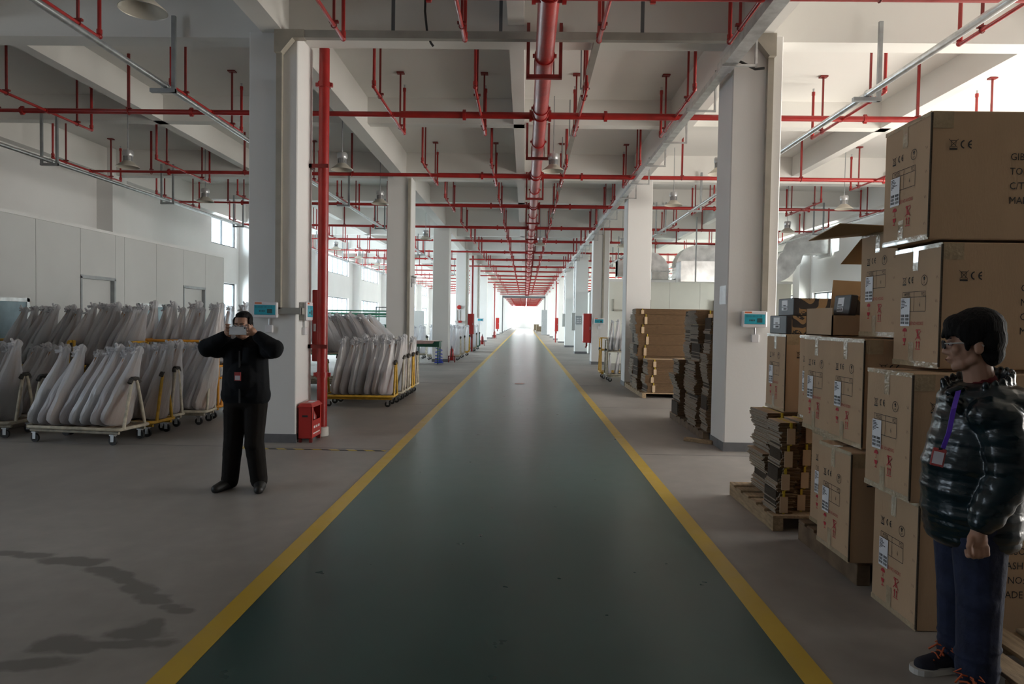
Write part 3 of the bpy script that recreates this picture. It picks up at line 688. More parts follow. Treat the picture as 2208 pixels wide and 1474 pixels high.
def bag(label, x, y, z, yaw, lean, tilt=0, sc=1, var=None, group='bagged guitars', parts=True):
    """lean: rotation about world Y (tops move +x); yaw turns the broad face"""
    NB[0] += 1; i = NB[0] % 5 if var is None else var
    t = thing('bagged_guitar', label, 'bagged guitar', (x, y, z), 0, group)
    q = Matrix.Rotation(lean, 3, 'Y') @ Matrix.Rotation(tilt, 3, 'X') @ Matrix.Rotation(yaw, 3, 'Z')
    t.rotation_euler = q.to_euler(); t.scale = (sc, sc, sc)
    b, k, g, n = BAGS[i]
    obj('plastic_bag', b, t)
    if parts: obj('bag_knot', k, t); obj('guitar_body', g, t); obj('guitar_neck', n, t)
    else: obj('bag_knot', k, t)
    return t
def row(lab, n, xa, xb, y, z, yaw, lean, jit=.03, sc=1, end='left', tilt=0, group='bagged guitars', parts=True, skip=()):
    for i in range(n):
        if i in skip: continue
        x = xa + (xb - xa) * (i / (n - 1) if n > 1 else .5)
        bag('%s bagged guitar from the left %s' % (ORD[i], lab), x + rnd(-.012, .012), y + rnd(-jit, jit), z, yaw + rnd(-.10, .10), lean + rnd(-.05, .05), tilt + rnd(-.03, .03), sc * rnd(.97, 1.03), None, group, parts)
ZD = .205
# front line along the near floor, left to right
cart('worn cream trolley cut off by the left picture edge', (-7.0, 8.55, 0), .06, 1.25, .52, 'cream_steel')
row('on the trolley at the left picture edge', 5, -7.0, -6.58, 8.5, ZD, 1.1, .22)
cart('dark cream trolley pushed behind the leftmost one', (-7.05, 9.2, 0), .05, 1.25, .52, 'cream_steel', hh=.80)
row('on the shadowed trolley behind the leftmost one', 4, -6.95, -6.5, 9.15, ZD, 1.1, .30)
cart('worn cream trolley with a full row of bags, nearest to the standing man', (-5.38, 8.32, 0), -.12, 1.24, .56, 'cream_steel')
row('on the foremost full cream trolley', 8, -5.93, -5.02, 8.26, ZD, 1.12, .33, .02)
cart('yellow trolley squeezed behind the foremost cream trolley', (-5.32, 8.86, 0), -.06, 1.24, .5, 'yellow_steel', hh=.82)
row('on the squeezed-in yellow trolley', 5, -5.45, -4.85, 8.84, ZD, 1.1, .20)
cart('cream trolley third in the line towards the partition', (-5.40, 9.32, 0), -.05, 1.24, .42, 'cream_steel', hh=.84)
row('on the third cream trolley of the line', 4, -5.30, -4.92, 9.3, ZD, 1.1, .18)
cart('cream trolley fourth in the line, by the dark-clad man', (-5.18, 9.82, 0), .04, 1.24, .42, 'cream_steel', hh=.88)
row('on the fourth trolley, by the dark-clad man', 6, -5.25, -4.68, 9.78, ZD, 1.1, .25)
cart('tall orange two-tier trolley behind the dark-clad man', (-5.25, 10.5, 0), .03, 1.24, .56, 'orange_steel', 2, hh=.84, tall=1.18)
row('on the lower deck of the orange trolley', 6, -5.6, -4.82, 10.45, ZD, .7, .2, sc=.58)
row('on the upper deck of the orange trolley', 7, -5.72, -4.82, 10.5, .815, 1.1, .16, .05, sc=.93)
# back line of two-tier trolleys before the partition
cart('yellow two-tier trolley in the back line, by the partition window', (-7.2, 9.98, 0), .03, 1.2, .5, 'yellow_steel', 2, hh=.84, tall=1.16)
row('on the upper deck in front of the partition window', 9, -7.62, -6.72, 9.95, .815, 1.05, .32, .06, sc=.90)
row('on the shaded lower deck in the back line', 5, -7.5, -6.75, 9.95, ZD, .75, .2, .05, sc=.58)
cart('yellow two-tier trolley in the back line, before the first grey door', (-6.15, 10.05, 0), .03, .86, .5, 'yellow_steel', 2, hh=.84, tall=1.16)
row('on the upper deck before the first grey door', 6, -6.52, -5.92, 10.05, .815, 1.05, .30, .05, sc=.92)
row('on the lower deck before the first grey door', 4, -6.45, -5.9, 10.05, ZD, .7, .2, .04, sc=.58)
cart('farthest cream two-tier trolley of the back line', (-6.6, 11.0, 0), .0, 1.3, .5, 'cream_steel', 2, hh=.84, tall=1.16)
row('on the farthest upper deck before the partition', 9, -7.2, -6.0, 11.0, .815, 1.1, .22, .06, sc=.95)
cart('cream two-tier trolley behind the orange one', (-5.35, 11.7, 0), .0, 1.3, .5, 'cream_steel', 2, hh=.84, tall=1.16)
row('on the trolley behind the orange one', 8, -5.9, -4.75, 11.7, .815, .8, .16, .06, sc=.97)
# middle group by the first column
cart('yellow trolley with a neat row of bags beside the red standpipe', (-2.93, 12.2, 0), .03, 1.24, .52, 'yellow_steel', hh=.80)
row('on the yellow trolley beside the red standpipe', 7, -3.32, -2.47, 12.15, ZD, 1.15, .13, .02)
for k, (yy, col, nm) in enumerate(((12.85, 'cream_steel', 'first'), (13.4, 'cream_steel', 'second'), (13.95, 'yellow_steel', 'third'), (14.5, 'cream_steel', 'fourth'))):
    cart('%s trolley behind the neat yellow one, seen by its end hoop' % nm, (-2.9, yy, 0), .02, 1.24, .46, col, hh=.86)
    row('on the %s trolley behind the neat yellow one' % nm, 7, -3.42, -2.42, yy, ZD, 1.15, .08, .03)
for k, (yy, nm) in enumerate(((14.9, 'nearer'), (15.6, 'farther'))):
    cart('%s two-tier trolley in front of the second trolley-side column' % nm, (-4.1, yy, 0), 0, 2.2, .55, 'cream_steel', 2, hh=.84, tall=1.12)
    row('on the %s two-tier trolley, strongly slanted' % nm, 14, -4.35, -2.95, yy, .83, .55, -.62, .05, sc=1.0)
# far trolleys along the third to sixth columns
FT = [(-3.15, 26.6, 'third'), (-3.15, 28.4, 'third'), (-3.1, 30.2, 'third'), (-3.1, 34.6, 'fourth'), (-3.1, 37.0, 'fourth'), (-4.9, 24.4, 'third'), (-4.6, 27.4, 'third')]
for k, (xx, yy, nm) in enumerate(FT):
    nm2 = ('first', 'second', 'third', 'fourth', 'fifth', 'sixth', 'seventh')[k]
    cart('%s of the small distant trolleys past the green table' % nm2, (xx, yy, 0), 0, 1.3, .6, ('cream_steel', 'cream_steel', 'yellow_steel', 'cream_steel', 'green_steel', 'cream_steel', 'cream_steel')[k], 1, hh=.9, group='distant trolleys')
    row('on the %s distant trolley past the green table' % nm2, 7, xx - .5, xx + .5, yy, ZD, 1.1, .05, .08, sc=1.12, group='bags on the distant trolleys', parts=False)
# two-tier trolley at the second carton-side column
cart('tall cream trolley with standing bags by the second carton-side column', (2.52, 18.2, 0), 0, .72, .55, 'cream_steel', 2, hh=.84, tall=1.1, group='trolleys on the carton side')
row('on the upper deck by the second carton-side column', 4, 2.28, 2.78, 18.2, .815, 1.1, .04, sc=.80)
row('on the lower deck by the second carton-side column', 4, 2.28, 2.78, 18.15, ZD, 1.1, .02, sc=.57)
cart('yellow trolley just behind the tall cream one on the carton side', (2.55, 19.1, 0), 0, .9, .5, 'yellow_steel', 2, hh=.84, tall=1.12, group='trolleys on the carton side')

# ================================================================== cartons
def text_mb(s, size, sx=1.0, align='LEFT', bold=0):
    cu = bpy.data.curves.new('lettering', 'FONT'); cu.body = s; cu.size = size; cu.align_x = align; cu.resolution_u = 2; cu.offset = bold; cu.space_character = 1.12 if bold else 1
    o = bpy.data.objects.new('lettering', cu); COL.objects.link(o)
    dg = bpy.context.evaluated_depsgraph_get(); me = bpy.data.meshes.new_from_object(o.evaluated_get(dg))
    mb = MB().add([(v.co.x * sx, v.co.y, 0) for v in me.vertices], [tuple(p.vertices) for p in me.polygons])
    bpy.data.objects.remove(o); bpy.data.curves.remove(cu); bpy.data.meshes.remove(me); return mb
def off(mb, dx, dy): mb.v = [(x + dx, y + dy, z) for x, y, z in mb.v]; return mb
def line2(mb, a, b, w_):
    a = Vector((*a, 0)); b = Vector((*b, 0)); d = (b - a).normalized(); n = Vector((-d.y, d.x, 0)) * w_ / 2
    return mb.add([a - n, b - n, b + n, a + n], [(0, 1, 2, 3)])
def rect2(mb, x0, x1, y0, y1): return mb.add([(x0, y0, 0), (x1, y0, 0), (x1, y1, 0), (x0, y1, 0)], [(0, 1, 2, 3)])
def arc2(mb, c, r0, r1, a0, a1, n=16):
    vs = []; fs = []
    for i in range(n + 1):
        t = a0 + (a1 - a0) * i / n
        vs += [(c[0] + r0 * math.cos(t), c[1] + r0 * math.sin(t), 0), (c[0] + r1 * math.cos(t), c[1] + r1 * math.sin(t), 0)]
    for i in range(n): fs.append((2 * i, 2 * i + 2, 2 * i + 3, 2 * i + 1))
    return mb.add(vs, fs)
def bin2(mb, x, y, h):
    w_ = h * .5; l = h * .045
    line2(mb, (x - w_ * .55, y + h * .30), (x + w_ * .55, y + h * .30), l * 1.4)
    line2(mb, (x - w_ * .5, y + h * .30), (x - w_ * .33, y - h * .28), l); line2(mb, (x + w_ * .5, y + h * .30), (x + w_ * .33, y - h * .28), l); line2(mb, (x - w_ * .33, y - h * .28), (x + w_ * .33, y - h * .28), l)
    line2(mb, (x - w_ * .9, y + h * .45), (x + w_ * .75, y - h * .34), l); line2(mb, (x + w_ * .9, y + h * .45), (x - w_ * .75, y - h * .34), l)
    rect2(mb, x - w_ * .75, x + w_ * .75, y - h * .56, y - h * .40); return mb
def ce2(mb, x, y, h):
    r = h / 2; t = h * .15
    arc2(mb, (x, y), r - t, r, PI * .55, PI * 1.45); arc2(mb, (x + h * .85, y), r - t, r, PI * .55, PI * 1.45); rect2(mb, x + h * .40, x + h * .78, y - t / 2, y + t / 2); return mb
# end print (local 2-D: x from the far edge to the near edge, y up from the bottom; for a .45 x .66 end)
EW, EH = .45, .66
def U(u): return u * EW
def V(v): return (1 - v) * EH
kb = MB(); bin2(kb, U(.23), V(.275), .047); ce2(kb, U(.36), V(.275), .038)
arc2(kb, (U(.66), V(.285)), .026, .029, 0, 2 * PI, 28); rect2(kb, U(.66) - .004, U(.66) + .004, V(.285) - .002, V(.285) + .012); kb.add([(U(.66) - .011, V(.285) + .009, 0), (U(.66) + .011, V(.285) + .009, 0), (U(.66), V(.285) + .022, 0)], [(0, 1, 2)])
kb.merge(off(text_mb('UP', .016, .8, 'CENTER'), U(.66), V(.285) - .019))
x0, x1, xm = U(.20), U(.70), U(.455); y0, y1, ym = V(.54), V(.375), V(.42)
for a, b in (((x0, y0), (x1, y0)), ((x0, y1), (x1, y1)), ((x0, ym), (x1, ym)), ((x0, y0), (x0, y1)), ((x1, y0), (x1, y1)), ((xm, y0), (xm, y1))): line2(kb, a, b, .0028)
kb.merge(off(text_mb('MODEL', .03, .62), x0 + .018, ym + .004)); kb.merge(off(text_mb('PCS', .03, .62), x1 - .04, ym + .004)); kb.merge(off(text_mb('6', .032, .7), U(.57), V(.50)))
for v in (.26, .45, .65, .86):
    for k in (0, 1): line2(kb, (U(.90) + k * .012, V(v)), (U(.90) + k * .012 + .006, V(v) - .014), .002)
kr = MB(); kr.merge(off(text_mb('FRAGILE USE NO HOOKS', .027, .70), U(.19), V(.655)))
arc2(kr, (U(.27), V(.712)), 0, .021, 0, PI, 12); line2(kr, (U(.27), V(.712)), (U(.27), V(.75)), .003); line2(kr, (U(.27), V(.75)), (U(.27) - .008, V(.745)), .003)
kr.add([(U(.27) - .018, V(.768), 0), (U(.27) - .010, V(.80), 0), (U(.27) + .010, V(.80), 0), (U(.27) + .018, V(.768), 0)], [(0, 1, 2, 3)]); line2(kr, (U(.27), V(.80)), (U(.27), V(.825)), .004); rect2(kr, U(.27) - .012, U(.27) + .012, V(.829), V(.822))
c = (U(.57), V(.735)); line2(kr, (c[0] - .022, c[1] + .026), (c[0] + .022, c[1] + .026), .005); line2(kr, (c[0] - .008, c[1] + .026), (c[0] - .008, c[1] - .01), .007); arc2(kr, (c[0] + .002, c[1] - .01), .006, .012, PI, 2.1 * PI, 8); line2(kr, (c[0] - .026, c[1] - .028), (c[0] + .026, c[1] + .020), .004); line2(kr, (c[0] - .022, c[1] + .024), (c[0] + .024, c[1] - .03), .004)
for k in (-1, 1):
    xx = U(.57) + k * .011; rect2(kr, xx - .003, xx + .003, V(.845), V(.80)); kr.add([(xx - .009, V(.805), 0), (xx + .009, V(.805), 0), (xx, V(.785), 0)], [(0, 1, 2)])
rect2(kr, U(.57) - .024, U(.57) + .024, V(.858), V(.852))
kl = MB(); rect2(kl, U(.17), U(.375), V(.665), V(.425))
kc = MB()
for k, (v, w_) in enumerate(((.437, .5), (.45, .6), (.462, .8), (.476, .6), (.488, 1), (.50, .5), (.512, .2))): rect2(kc, U(.185), U(.185) + .06 * w_, V(v + .006), V(v))
for r_ in range(3):
    for cc in range(2):
        bx_ = U(.185) + cc * .045; yb = V(.575 + .03 * r_)
        for q in range(6): rect2(kc, bx_ + q * .006, bx_ + q * .006 + rnd(.002, .0045), yb - .008, yb + .006)
tape_top = MB(); rect2(tape_top, U(.41), U(.52), V(.20), V(0)); tape_bot = MB(); rect2(tape_bot, U(.36), U(.47), V(1), V(.80))
edge_tape = MB(); rect2(edge_tape, 0, EW, V(.035), V(0)); edge_low = MB(); rect2(edge_low, 0, EW, V(1), V(.955))
def end_map(mb, e): return MB().add([(-e, EW / 2 - x, y) for x, y, z in mb.v], [tuple(f_) for f_ in mb.f])
def mk(mb, nm, m, e): return end_map(mb, e).mesh(nm, m)
END = [('end_print', mk(kb, 'end_print', 'ink_black', .0025)), ('red_handling_marks', mk(kr, 'red_handling_marks', 'ink_red', .0025)), ('shipping_label', mk(kl, 'shipping_label', 'label_paper', .004)), ('barcode_print', mk(kc, 'barcode_print', 'ink_black', .005)),
       ('tape', mk(tape_top, 'tape', 'tape', .002)), ('tape', mk(tape_bot, 'tape', 'tape', .002)), ('edge_tape', mk(edge_tape, 'edge_tape', 'tape', .0018)), ('edge_tape', mk(edge_low, 'edge_tape', 'tape', .0018))]
def side_print(lines):
    m = MB(); bin2(m, .112, .49, .055); ce2(m, .17, .488, .045)
    for i, s in enumerate(lines): m.merge(off(text_mb(s, .052, .92, bold=0), .405, .41 - i * .0745))
    return MB().add([(x, -EW / 2 - .0025, y) for x, y, z in m.v], m.f).mesh('side_print', 'ink_black')
SIDE = {'T': side_print(['GIBSON', 'TOKYO', 'C/T NO:', 'MADE IN']), 'N': side_print(['GIBSON', 'NASHVILLE', 'C/NO:', 'MADE IN'])}
CLEN = 1.08
CART_M = MB().cbox(0, CLEN, -EW / 2, EW / 2, 0, EH, .006).mesh('carton', 'carton')
SEAM = MB().box(-.0035, .004, -EW / 2 - .0035, -EW / 2 + .006, .01, EH - .01).mesh('end_flap_edge', 'corrugated_dark')
TAPE_S = MB().box(-.001, CLEN + .001, -.035, .035, EH - .002, EH + .0015).mesh('top_tape', 'tape')
CT = MB().box(.0, .11, -EW / 2 - .0022, -EW / 2, EH - .09, EH - .005).mesh('corner_tape', 'tape')
def carton(label, x, yc, z, side='N', rz=0, tx=0, opened=False, partial=None):
    t = tag(obj('shipping_carton', CART_M, None, (x, yc, z), (0, tx, rz)), label, 'carton', 'stacked shipping cartons')
    for nm, me in END: obj(nm, me, t)
    obj('side_print', SIDE[side], t); obj('end_flap_edge', SEAM, t); obj('top_tape', TAPE_S, t); obj('corner_tape', CT, t)
    return t
carton('bottom carton of the nearest stack, standing on the floor', 2.03, 3.72, 0, 'N')
carton('second carton from the floor in the nearest stack, behind the puffer jacket', 1.962, 3.700, .668, 'N', rz=.01)
carton('third carton from the floor in the nearest stack, behind the dark hair', 2.163, 3.825, 1.345, 'N', rz=-.004)
carton('topmost carton of all, at the top of the nearest stack', 2.085, 3.825, 2.02, 'T', rz=.004)
carton('lower carton of the second stack, overhanging its pallet', 1.95, 4.285, .15, 'N', tx=0)
carton('lower carton set back, next to the flattened carton bundles', 2.10, 4.755, .15, 'N', rz=.005)
carton('upper carton of the second stack, under the open carton', 2.025, 4.325, .825, 'N')
carton('carton under the open box with a black-ended box in it', 2.04, 4.785, .825, 'N')
carton('carton set back between the flattened bundles and the second stack', 2.2, 5.275, .825, 'N')
carton('carton resting on the flattened carton bundles', 2.2, 6.01, .825, 'N')
# open carton on top of the second stack
t = carton('open carton with raised flaps on the second stack', 2.205, 4.325, 1.498, 'N')
fl = MB().loft([[(0, -.22, .655), (0, .22, .655), (0, .22, .66), (0, -.22, .66)], [(-.34, -.20, .67), (-.34, .24, .62), (-.34, .24, .625), (-.34, -.20, .675)]]); fl.build('open_flap', 'carton_inside', t)
MB().loft([[(.01, .225, .655), (.4, .225, .655), (.4, .23, .655), (.01, .23, .655)], [(-.08, .34, .48), (.3, .34, .48), (.3, .345, .48), (-.08, .345, .48)]]).build('open_flap', 'carton_inside', t)
# shallow open carton with a black-ended box lying in it
t = thing('open_carton', 'shallow open carton holding a black-ended box, back flap raised', 'carton', (2.05, 4.81, 1.492))
h = .19; Wd = .42; Ln = .95
MB().box(0, Ln, -Wd / 2, Wd / 2, 0, .008).build('bottom', 'carton', t)
MB().box(0, .008, -Wd / 2, Wd / 2, 0, h).build('end_wall', 'carton', t); MB().box(Ln - .008, Ln, -Wd / 2, Wd / 2, 0, h).build('end_wall', 'carton', t)
MB().box(0, Ln, -Wd / 2, -Wd / 2 + .008, 0, h - .05).build('side_wall', 'carton', t); MB().box(0, Ln, Wd / 2 - .008, Wd / 2, 0, h).build('side_wall', 'carton', t)
MB().loft([[(.17, Wd / 2 - .004, h), (Ln, Wd / 2 - .004, h), (Ln, Wd / 2, h), (.17, Wd / 2, h)], [(.21, Wd / 2 + .05, h + .215), (Ln, Wd / 2 + .05, h + .19), (Ln, Wd / 2 + .055, h + .19), (.21, Wd / 2 + .055, h + .215)]]).build('raised_flap', 'carton_inside', t)
def black_box(label, loc, L, W, H, rz=0, ry=0):
    t = thing('instrument_box', label, 'box', loc, rz, 'black-ended instrument boxes'); t.rotation_euler = (0, ry, rz)
    MB().cbox(.045, L, -W / 2, W / 2, 0, H, .004).build('printed_sleeve', 'printed_kraft', t)
    MB().cbox(0, .05, -W / 2 - .002, W / 2 + .002, -.001, H + .002, .005).build('black_end', 'black_box', t)
    lb = MB().box(-.0015, .002, -W * .12, W * .26, H * .52, H * .90).build('label', 'label_paper', t); q = MB()
    for k in range(5): q.box(-.0025, -.0016, -W * .0 + k * .012, -W * .0 + k * .012 + .007, H * .56, H * .62)
    q.build('barcode_print', 'ink_black', lb)['kind'] = 'stuff'
    l2 = MB().box(-.0015, .002, -W * .12, W * .26, H * .30, H * .48).build('label', 'label_paper', t); q = MB()
    for k in range(5): q.box(-.0025, -.0016, -W * .06 + k * .015, -W * .06 + k * .015 + .009, H * .34, H * .44)
    q.build('barcode_print', 'ink_black', l2)['kind'] = 'stuff'
    return t
black_box('black-ended instrument box lying in the open carton', (2.20, 4.82, 1.612), .84, .24, .165, ry=.12)
black_box('lower black-ended instrument box on the carton over the bundles', (2.205, 6.0, 1.487), 1.05, .38, .155)
black_box('upper black-ended instrument box on the carton over the bundles', (2.27, 6.0, 1.646), 1.05, .36, .145, rz=-.02)

# ------------------------------------------------------------------ flattened carton bundles
def bundle_mesh(W, D, H, n, seed, rag=.03):
    r = random.Random(seed); m = MB(); h = H / n
    cx = 0
    for i in range(n):
        cx += r.uniform(-rag, rag) * .35; a = cx + r.uniform(-rag, rag) * .35; w2 = W * r.uniform(.985, 1.0); b = r.uniform(-.008, .008)
        m.box(a, a + w2, -D / 2 + b, D / 2 + b, i * h, i * h + h * .86)
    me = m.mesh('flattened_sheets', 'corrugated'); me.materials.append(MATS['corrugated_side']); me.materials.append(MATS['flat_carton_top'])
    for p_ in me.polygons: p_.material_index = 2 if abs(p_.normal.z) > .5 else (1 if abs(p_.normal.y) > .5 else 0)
    return me
def bundle(label, x, y, z, W, D, H, n, seed, strap=True, rz=0, group='flattened carton bundles', sx=None):
    t = thing('carton_bundle', label, 'carton bundle', (x, y, z), rz, group)
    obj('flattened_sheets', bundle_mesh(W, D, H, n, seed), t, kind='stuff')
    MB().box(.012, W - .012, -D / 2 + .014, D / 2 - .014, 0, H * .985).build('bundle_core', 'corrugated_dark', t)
    if strap:
        a = sx if sx is not None else W * .45
        MB().box(a - .008, a + .008, -D / 2 - .012, D / 2 + .012, -.0005, H + .001).build('strap', 'strap_yellow', t)
        MB().box(a - .03, a + .03, -D / 2 - .016, -D / 2 - .006, H * .05, H * .75).build('strap_pad', 'flat_carton_top', t)
    return t
def pallet(label, x0, x1, y0, y1, h, m='pallet_wood', slats_along='y', rz=0, n=6):
    """axis aligned pallet, its slats running along the given axis"""
    t = thing('wooden_pallet', label, 'pallet', ((x0 + x1) / 2, (y0 + y1) / 2, 0), rz); a = (x1 - x0) / 2; b = (y1 - y0) / 2; th = .02
    if slats_along == 'y':
        wd = 2 * a / n * .72
        for i in range(n):
            c_ = -a + wd / 2 + (2 * a - wd) * i / (n - 1); MB().cbox(c_ - wd / 2, c_ + wd / 2, -b, b, h - th, h, .002).build('slat', m, t)
        for c_ in (-b + .04, 0, b - .04): MB().cbox(-a, a, c_ - .04, c_ + .04, 0, h - th, .003).build('bearer', m, t)
    else:
        wd = 2 * b / n * .72
        for i in range(n):
            c_ = -b + wd / 2 + (2 * b - wd) * i / (n - 1); MB().cbox(-a, a, c_ - wd / 2, c_ + wd / 2, h - th, h, .002).build('slat', m, t)
        for c_ in (-a + .04, 0, a - .04): MB().cbox(c_ - .04, c_ + .04, -b, b, 0, h - th, .003).build('bearer', m, t)
    return t
pallet('pale wooden pallet at the feet of the puffer-jacket man', 2.055, 3.1, 2.35, 3.34, .10, n=6)
pallet('dark pallet under the second carton stack', 2.02, 3.1, 4.1, 4.98, .148, 'pallet_dark', 'x')
pallet('worn pallet under the tied carton bundles by the cartons', 1.90, 2.95, 5.16, 6.25, .12, 'pallet_wood', 'x')
for c_, (X0, Yc, D, W, nm) in enumerate(((2.08, 6.0, .42, .85, 'leaning outer'), (1.93, 5.35, .26, .13, 'middle'), (2.10, 5.45, .30, .75, 'inner'))):
    for k in range(4):
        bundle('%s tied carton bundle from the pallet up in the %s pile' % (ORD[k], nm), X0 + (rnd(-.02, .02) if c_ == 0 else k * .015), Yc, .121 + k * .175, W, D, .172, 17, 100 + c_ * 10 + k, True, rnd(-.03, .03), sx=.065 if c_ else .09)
# tall piles behind the nearest carton-side column
pallet('low dark pallet under the piles by the nearest carton-side column', 2.42, 3.5, 9.2, 11.3, .11, 'pallet_dark', 'x', n=8)
sd = 300
def pile(label, x, y, z, W, D, heights, gap=.0, m=0, group='tall piles of flattened cartons'):
    global sd; zz = z
    for k, h in enumerate(heights):
        sd += 1
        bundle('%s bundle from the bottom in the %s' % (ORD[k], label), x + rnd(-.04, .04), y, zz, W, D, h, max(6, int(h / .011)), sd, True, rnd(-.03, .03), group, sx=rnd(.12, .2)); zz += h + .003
pile('pile pressed against the nearest carton-side column', 2.46, 9.32, .112, .9, .36, [.24, .24, .3, .26, .26, .22])
pile('second pile behind the nearest carton-side column', 2.44, 9.85, .112, .9, .46, [.22, .22, .22, .25, .25, .26, .20])
pile('third pile behind the nearest carton-side column', 2.50, 10.4, .112, .9, .42, [.2, .22, .26, .24, .26, .24, .2])
pile('low fourth pile behind the nearest carton-side column', 2.42, 10.9, .112, .9, .44, [.22, .2, .24, .22])
pallet('dark pallet under the broad piles by the second carton-side column', 2.46, 4.2, 14.2, 16.7, .11, 'pallet_wood', 'x', n=8)
pile('low broad pile before the second carton-side column', 2.55, 14.55, .112, 1.5, .6, [.2, .16, .16, .16])
pile('broad pile at the second carton-side column', 2.45, 15.2, .112, 1.6, .55, [.24, .24, .24, .24, .24, .2, .22, .12])
pile('broad pile touching the second carton-side column', 2.48, 15.85, .112, 1.6, .55, [.24, .24, .24, .24, .24, .22, .2])
tag(MB().cbox(2.12, 2.52, 8.95, 9.04, 0, .045, .004).xf(Matrix.Translation((2.32, 9, 0)) @ Matrix.Rotation(-.7, 4, 'Z') @ Matrix.Translation((-2.32, -9, 0))).build('loose_plank', 'pallet_wood'), 'short loose plank lying by the nearest carton-side column', 'plank')

# ================================================================== wall-mounted boxes, fire gear and furniture along the aisle
def breaker(label, loc, rz, W=.30, H=.19, D=.09, switch=True, n=12):
    """loc: centre of the back on the wall; local -y points out of the wall"""
    t = thing('breaker_box', label, 'breaker box', loc, rz, 'breaker boxes')
    MB().cbox(-W / 2 + .008, W / 2 - .008, -D * .6, 0, -H / 2 + .008, H / 2 - .008, .006).build('housing', 'enclosure_grey', t)
    MB().cbox(-W / 2, W / 2, -D, -D * .55, -H / 2, H / 2, .012).build('cover', 'enclosure_white', t)
    wv = MB().cbox(-W * .42, W * .42, -D - .006, -D + .004, -H * .30, H * .30, .004).build('tinted_door', 'blue_window', t)
    k = MB()
    for i in range(n): k.box(-W * .36 + W * .68 * i / n, -W * .36 + W * .68 * i / n + .003, -D - .0075, -D - .006, H * .12, H * .24)
    for i in range(4): k.box(-W * .22 + i * W * .06, -W * .22 + i * W * .06 + W * .035, -D - .0075, -D - .006, -H * .12, -H * .02)
    k.box(W * .10, W * .30, -D - .0075, -D - .006, -H * .20, H * .06)
    o = k.build('breaker_row', 'breaker_dark', wv); o['kind'] = 'stuff'
    MB().box(-W * .40, -W * .12, -D - .001, -D + .003, H * .37, H * .45).build('maker_mark', 'brand_orange', t)
    q = text_mb('QR-4', H * .10, 1) if False else None
    if switch:
        MB().tube([(.03, -.015, -H / 2), (.03, -.015, -H / 2 - .09)], .010, 8).build('conduit_stub', 'lamp_body', t, smooth=True)
        MB().cbox(-.015, .075, -.045, 0, -H / 2 - .18, -H / 2 - .085, .006).build('switch_plate', 'enclosure_white', t)
    return t
a = at(577, 668, 8.4)
breaker('wide breaker box with blue door, right of the phone-holding man', (a.x, 8.398, a.z), 0, .31, .20)
a = at(667, 671, 8.62)
breaker('small breaker box with blue door on the aisle face of the column', (-2.828, 8.62, a.z), PI / 2, .24, .24, .10, n=4)
a = at(1622, 688, 8.4)
breaker('breaker box with blue door on the nearest carton-side column', (a.x, 8.398, a.z), 0, .30, .20)
for px, py, yy, lab in ((1291, 692, 25.18, 'small breaker box on the third carton-side column'), (1036, 689, 42.0, 'tiny blue-fronted breaker box on the fifth trolley-side column')):
    a = at(px, py, yy); breaker(lab, (a.x, yy - .002, a.z), 0, .38, .22)
# sheets of paper
a, b = at(1540, 616, 8.62), at(1555, 655, 8.47)
tag(MB().box(2.4615, 2.4645, 8.45, 8.72, b.z, a.z).build('paper_notice', 'paper_white'), 'sheet of paper taped to the aisle face of the nearest carton-side column', 'notice')
tag(MB().box(2.90, 2.96, 8.22, 8.36, .001, .012).box(2.82, 2.93, 8.26, 8.34, .001, .010).build('paper_scrap', 'paper_white'), 'torn white paper scrap at the foot of the nearest carton-side column', 'paper')
# red extinguisher box
t = thing('extinguisher_box', 'red floor box for fire extinguishers at the foot of the standpipe column', 'extinguisher box', (-2.72, 8.62, 0))
bx = MB(); x0, x1, y0, y1 = -.085, .085, -.2, .2
body = MB().box(x0, x1, y0, y0 + .006, .05, .44).box(x0, x1, y1 - .006, y1, .05, .44).box(x0, x0 + .006, y0, y1, .05, .44).box(x1 - .006, x1, y0, y1, .05, .27).box(x1 - .006, x1, y0, y0 + .05, .27, .44).box(x1 - .006, x1, y1 - .05, y1, .27, .44).box(x0, x1, y0, y1, .05, .056)
body.build('body', 'red_cabinet', t)
MB().loft([[(x0 - .008, y0 - .008, .44), (x1 + .008, y0 - .008, .44), (x1 + .008, y1 + .008, .44), (x0 - .008, y1 + .008, .44)], [(x0 - .008, y0 - .008, .45), (x1 + .008, y0 - .008, .45), (x1 + .008, y1 + .008, .45), (x0 - .008, y1 + .008, .45)], [(x0 + .02, y0 + .03, .49), (x1 - .02, y0 + .03, .49), (x1 - .02, y1 - .03, .49), (x0 + .02, y1 - .03, .49)]]).build('lid', 'red_cabinet', t)
MB().box(x0 + .05, x1 - .05, y0 - .002, y0 + .002, .32, .345).build('hand_slot', 'ink_black', t)
MB().box(-.02, .05, -.06, .06, .4905, .492).build('inspection_card', 'paper_white', t)
for sx in (-1, 1):
    for sy in (-1, 1): MB().box(sx * .065 - .018, sx * .065 + .018, sy * .17 - .018, sy * .17 + .018, 0, .051).build('foot', 'dark_red_steel', t)
for sy in (-.09, .09):
    MB().lathe([(.05, .06), (.055, .07), (.055, .30), (.03, .35), (.02, .37), (.02, .40)], 14, (0, sy, 0)).build('extinguisher', 'red_paint', t, smooth=True)
wr = MB()
for k in range(3): wr.box(x1 + .0005, x1 + .002, -.12 + k * .09, -.06 + k * .09, .17, .20)
wr.box(x1 + .0005, x1 + .002, -.14, .13, .10, .115).build('stencilled_text', 'hydrant_white', t)['kind'] = 'stuff'
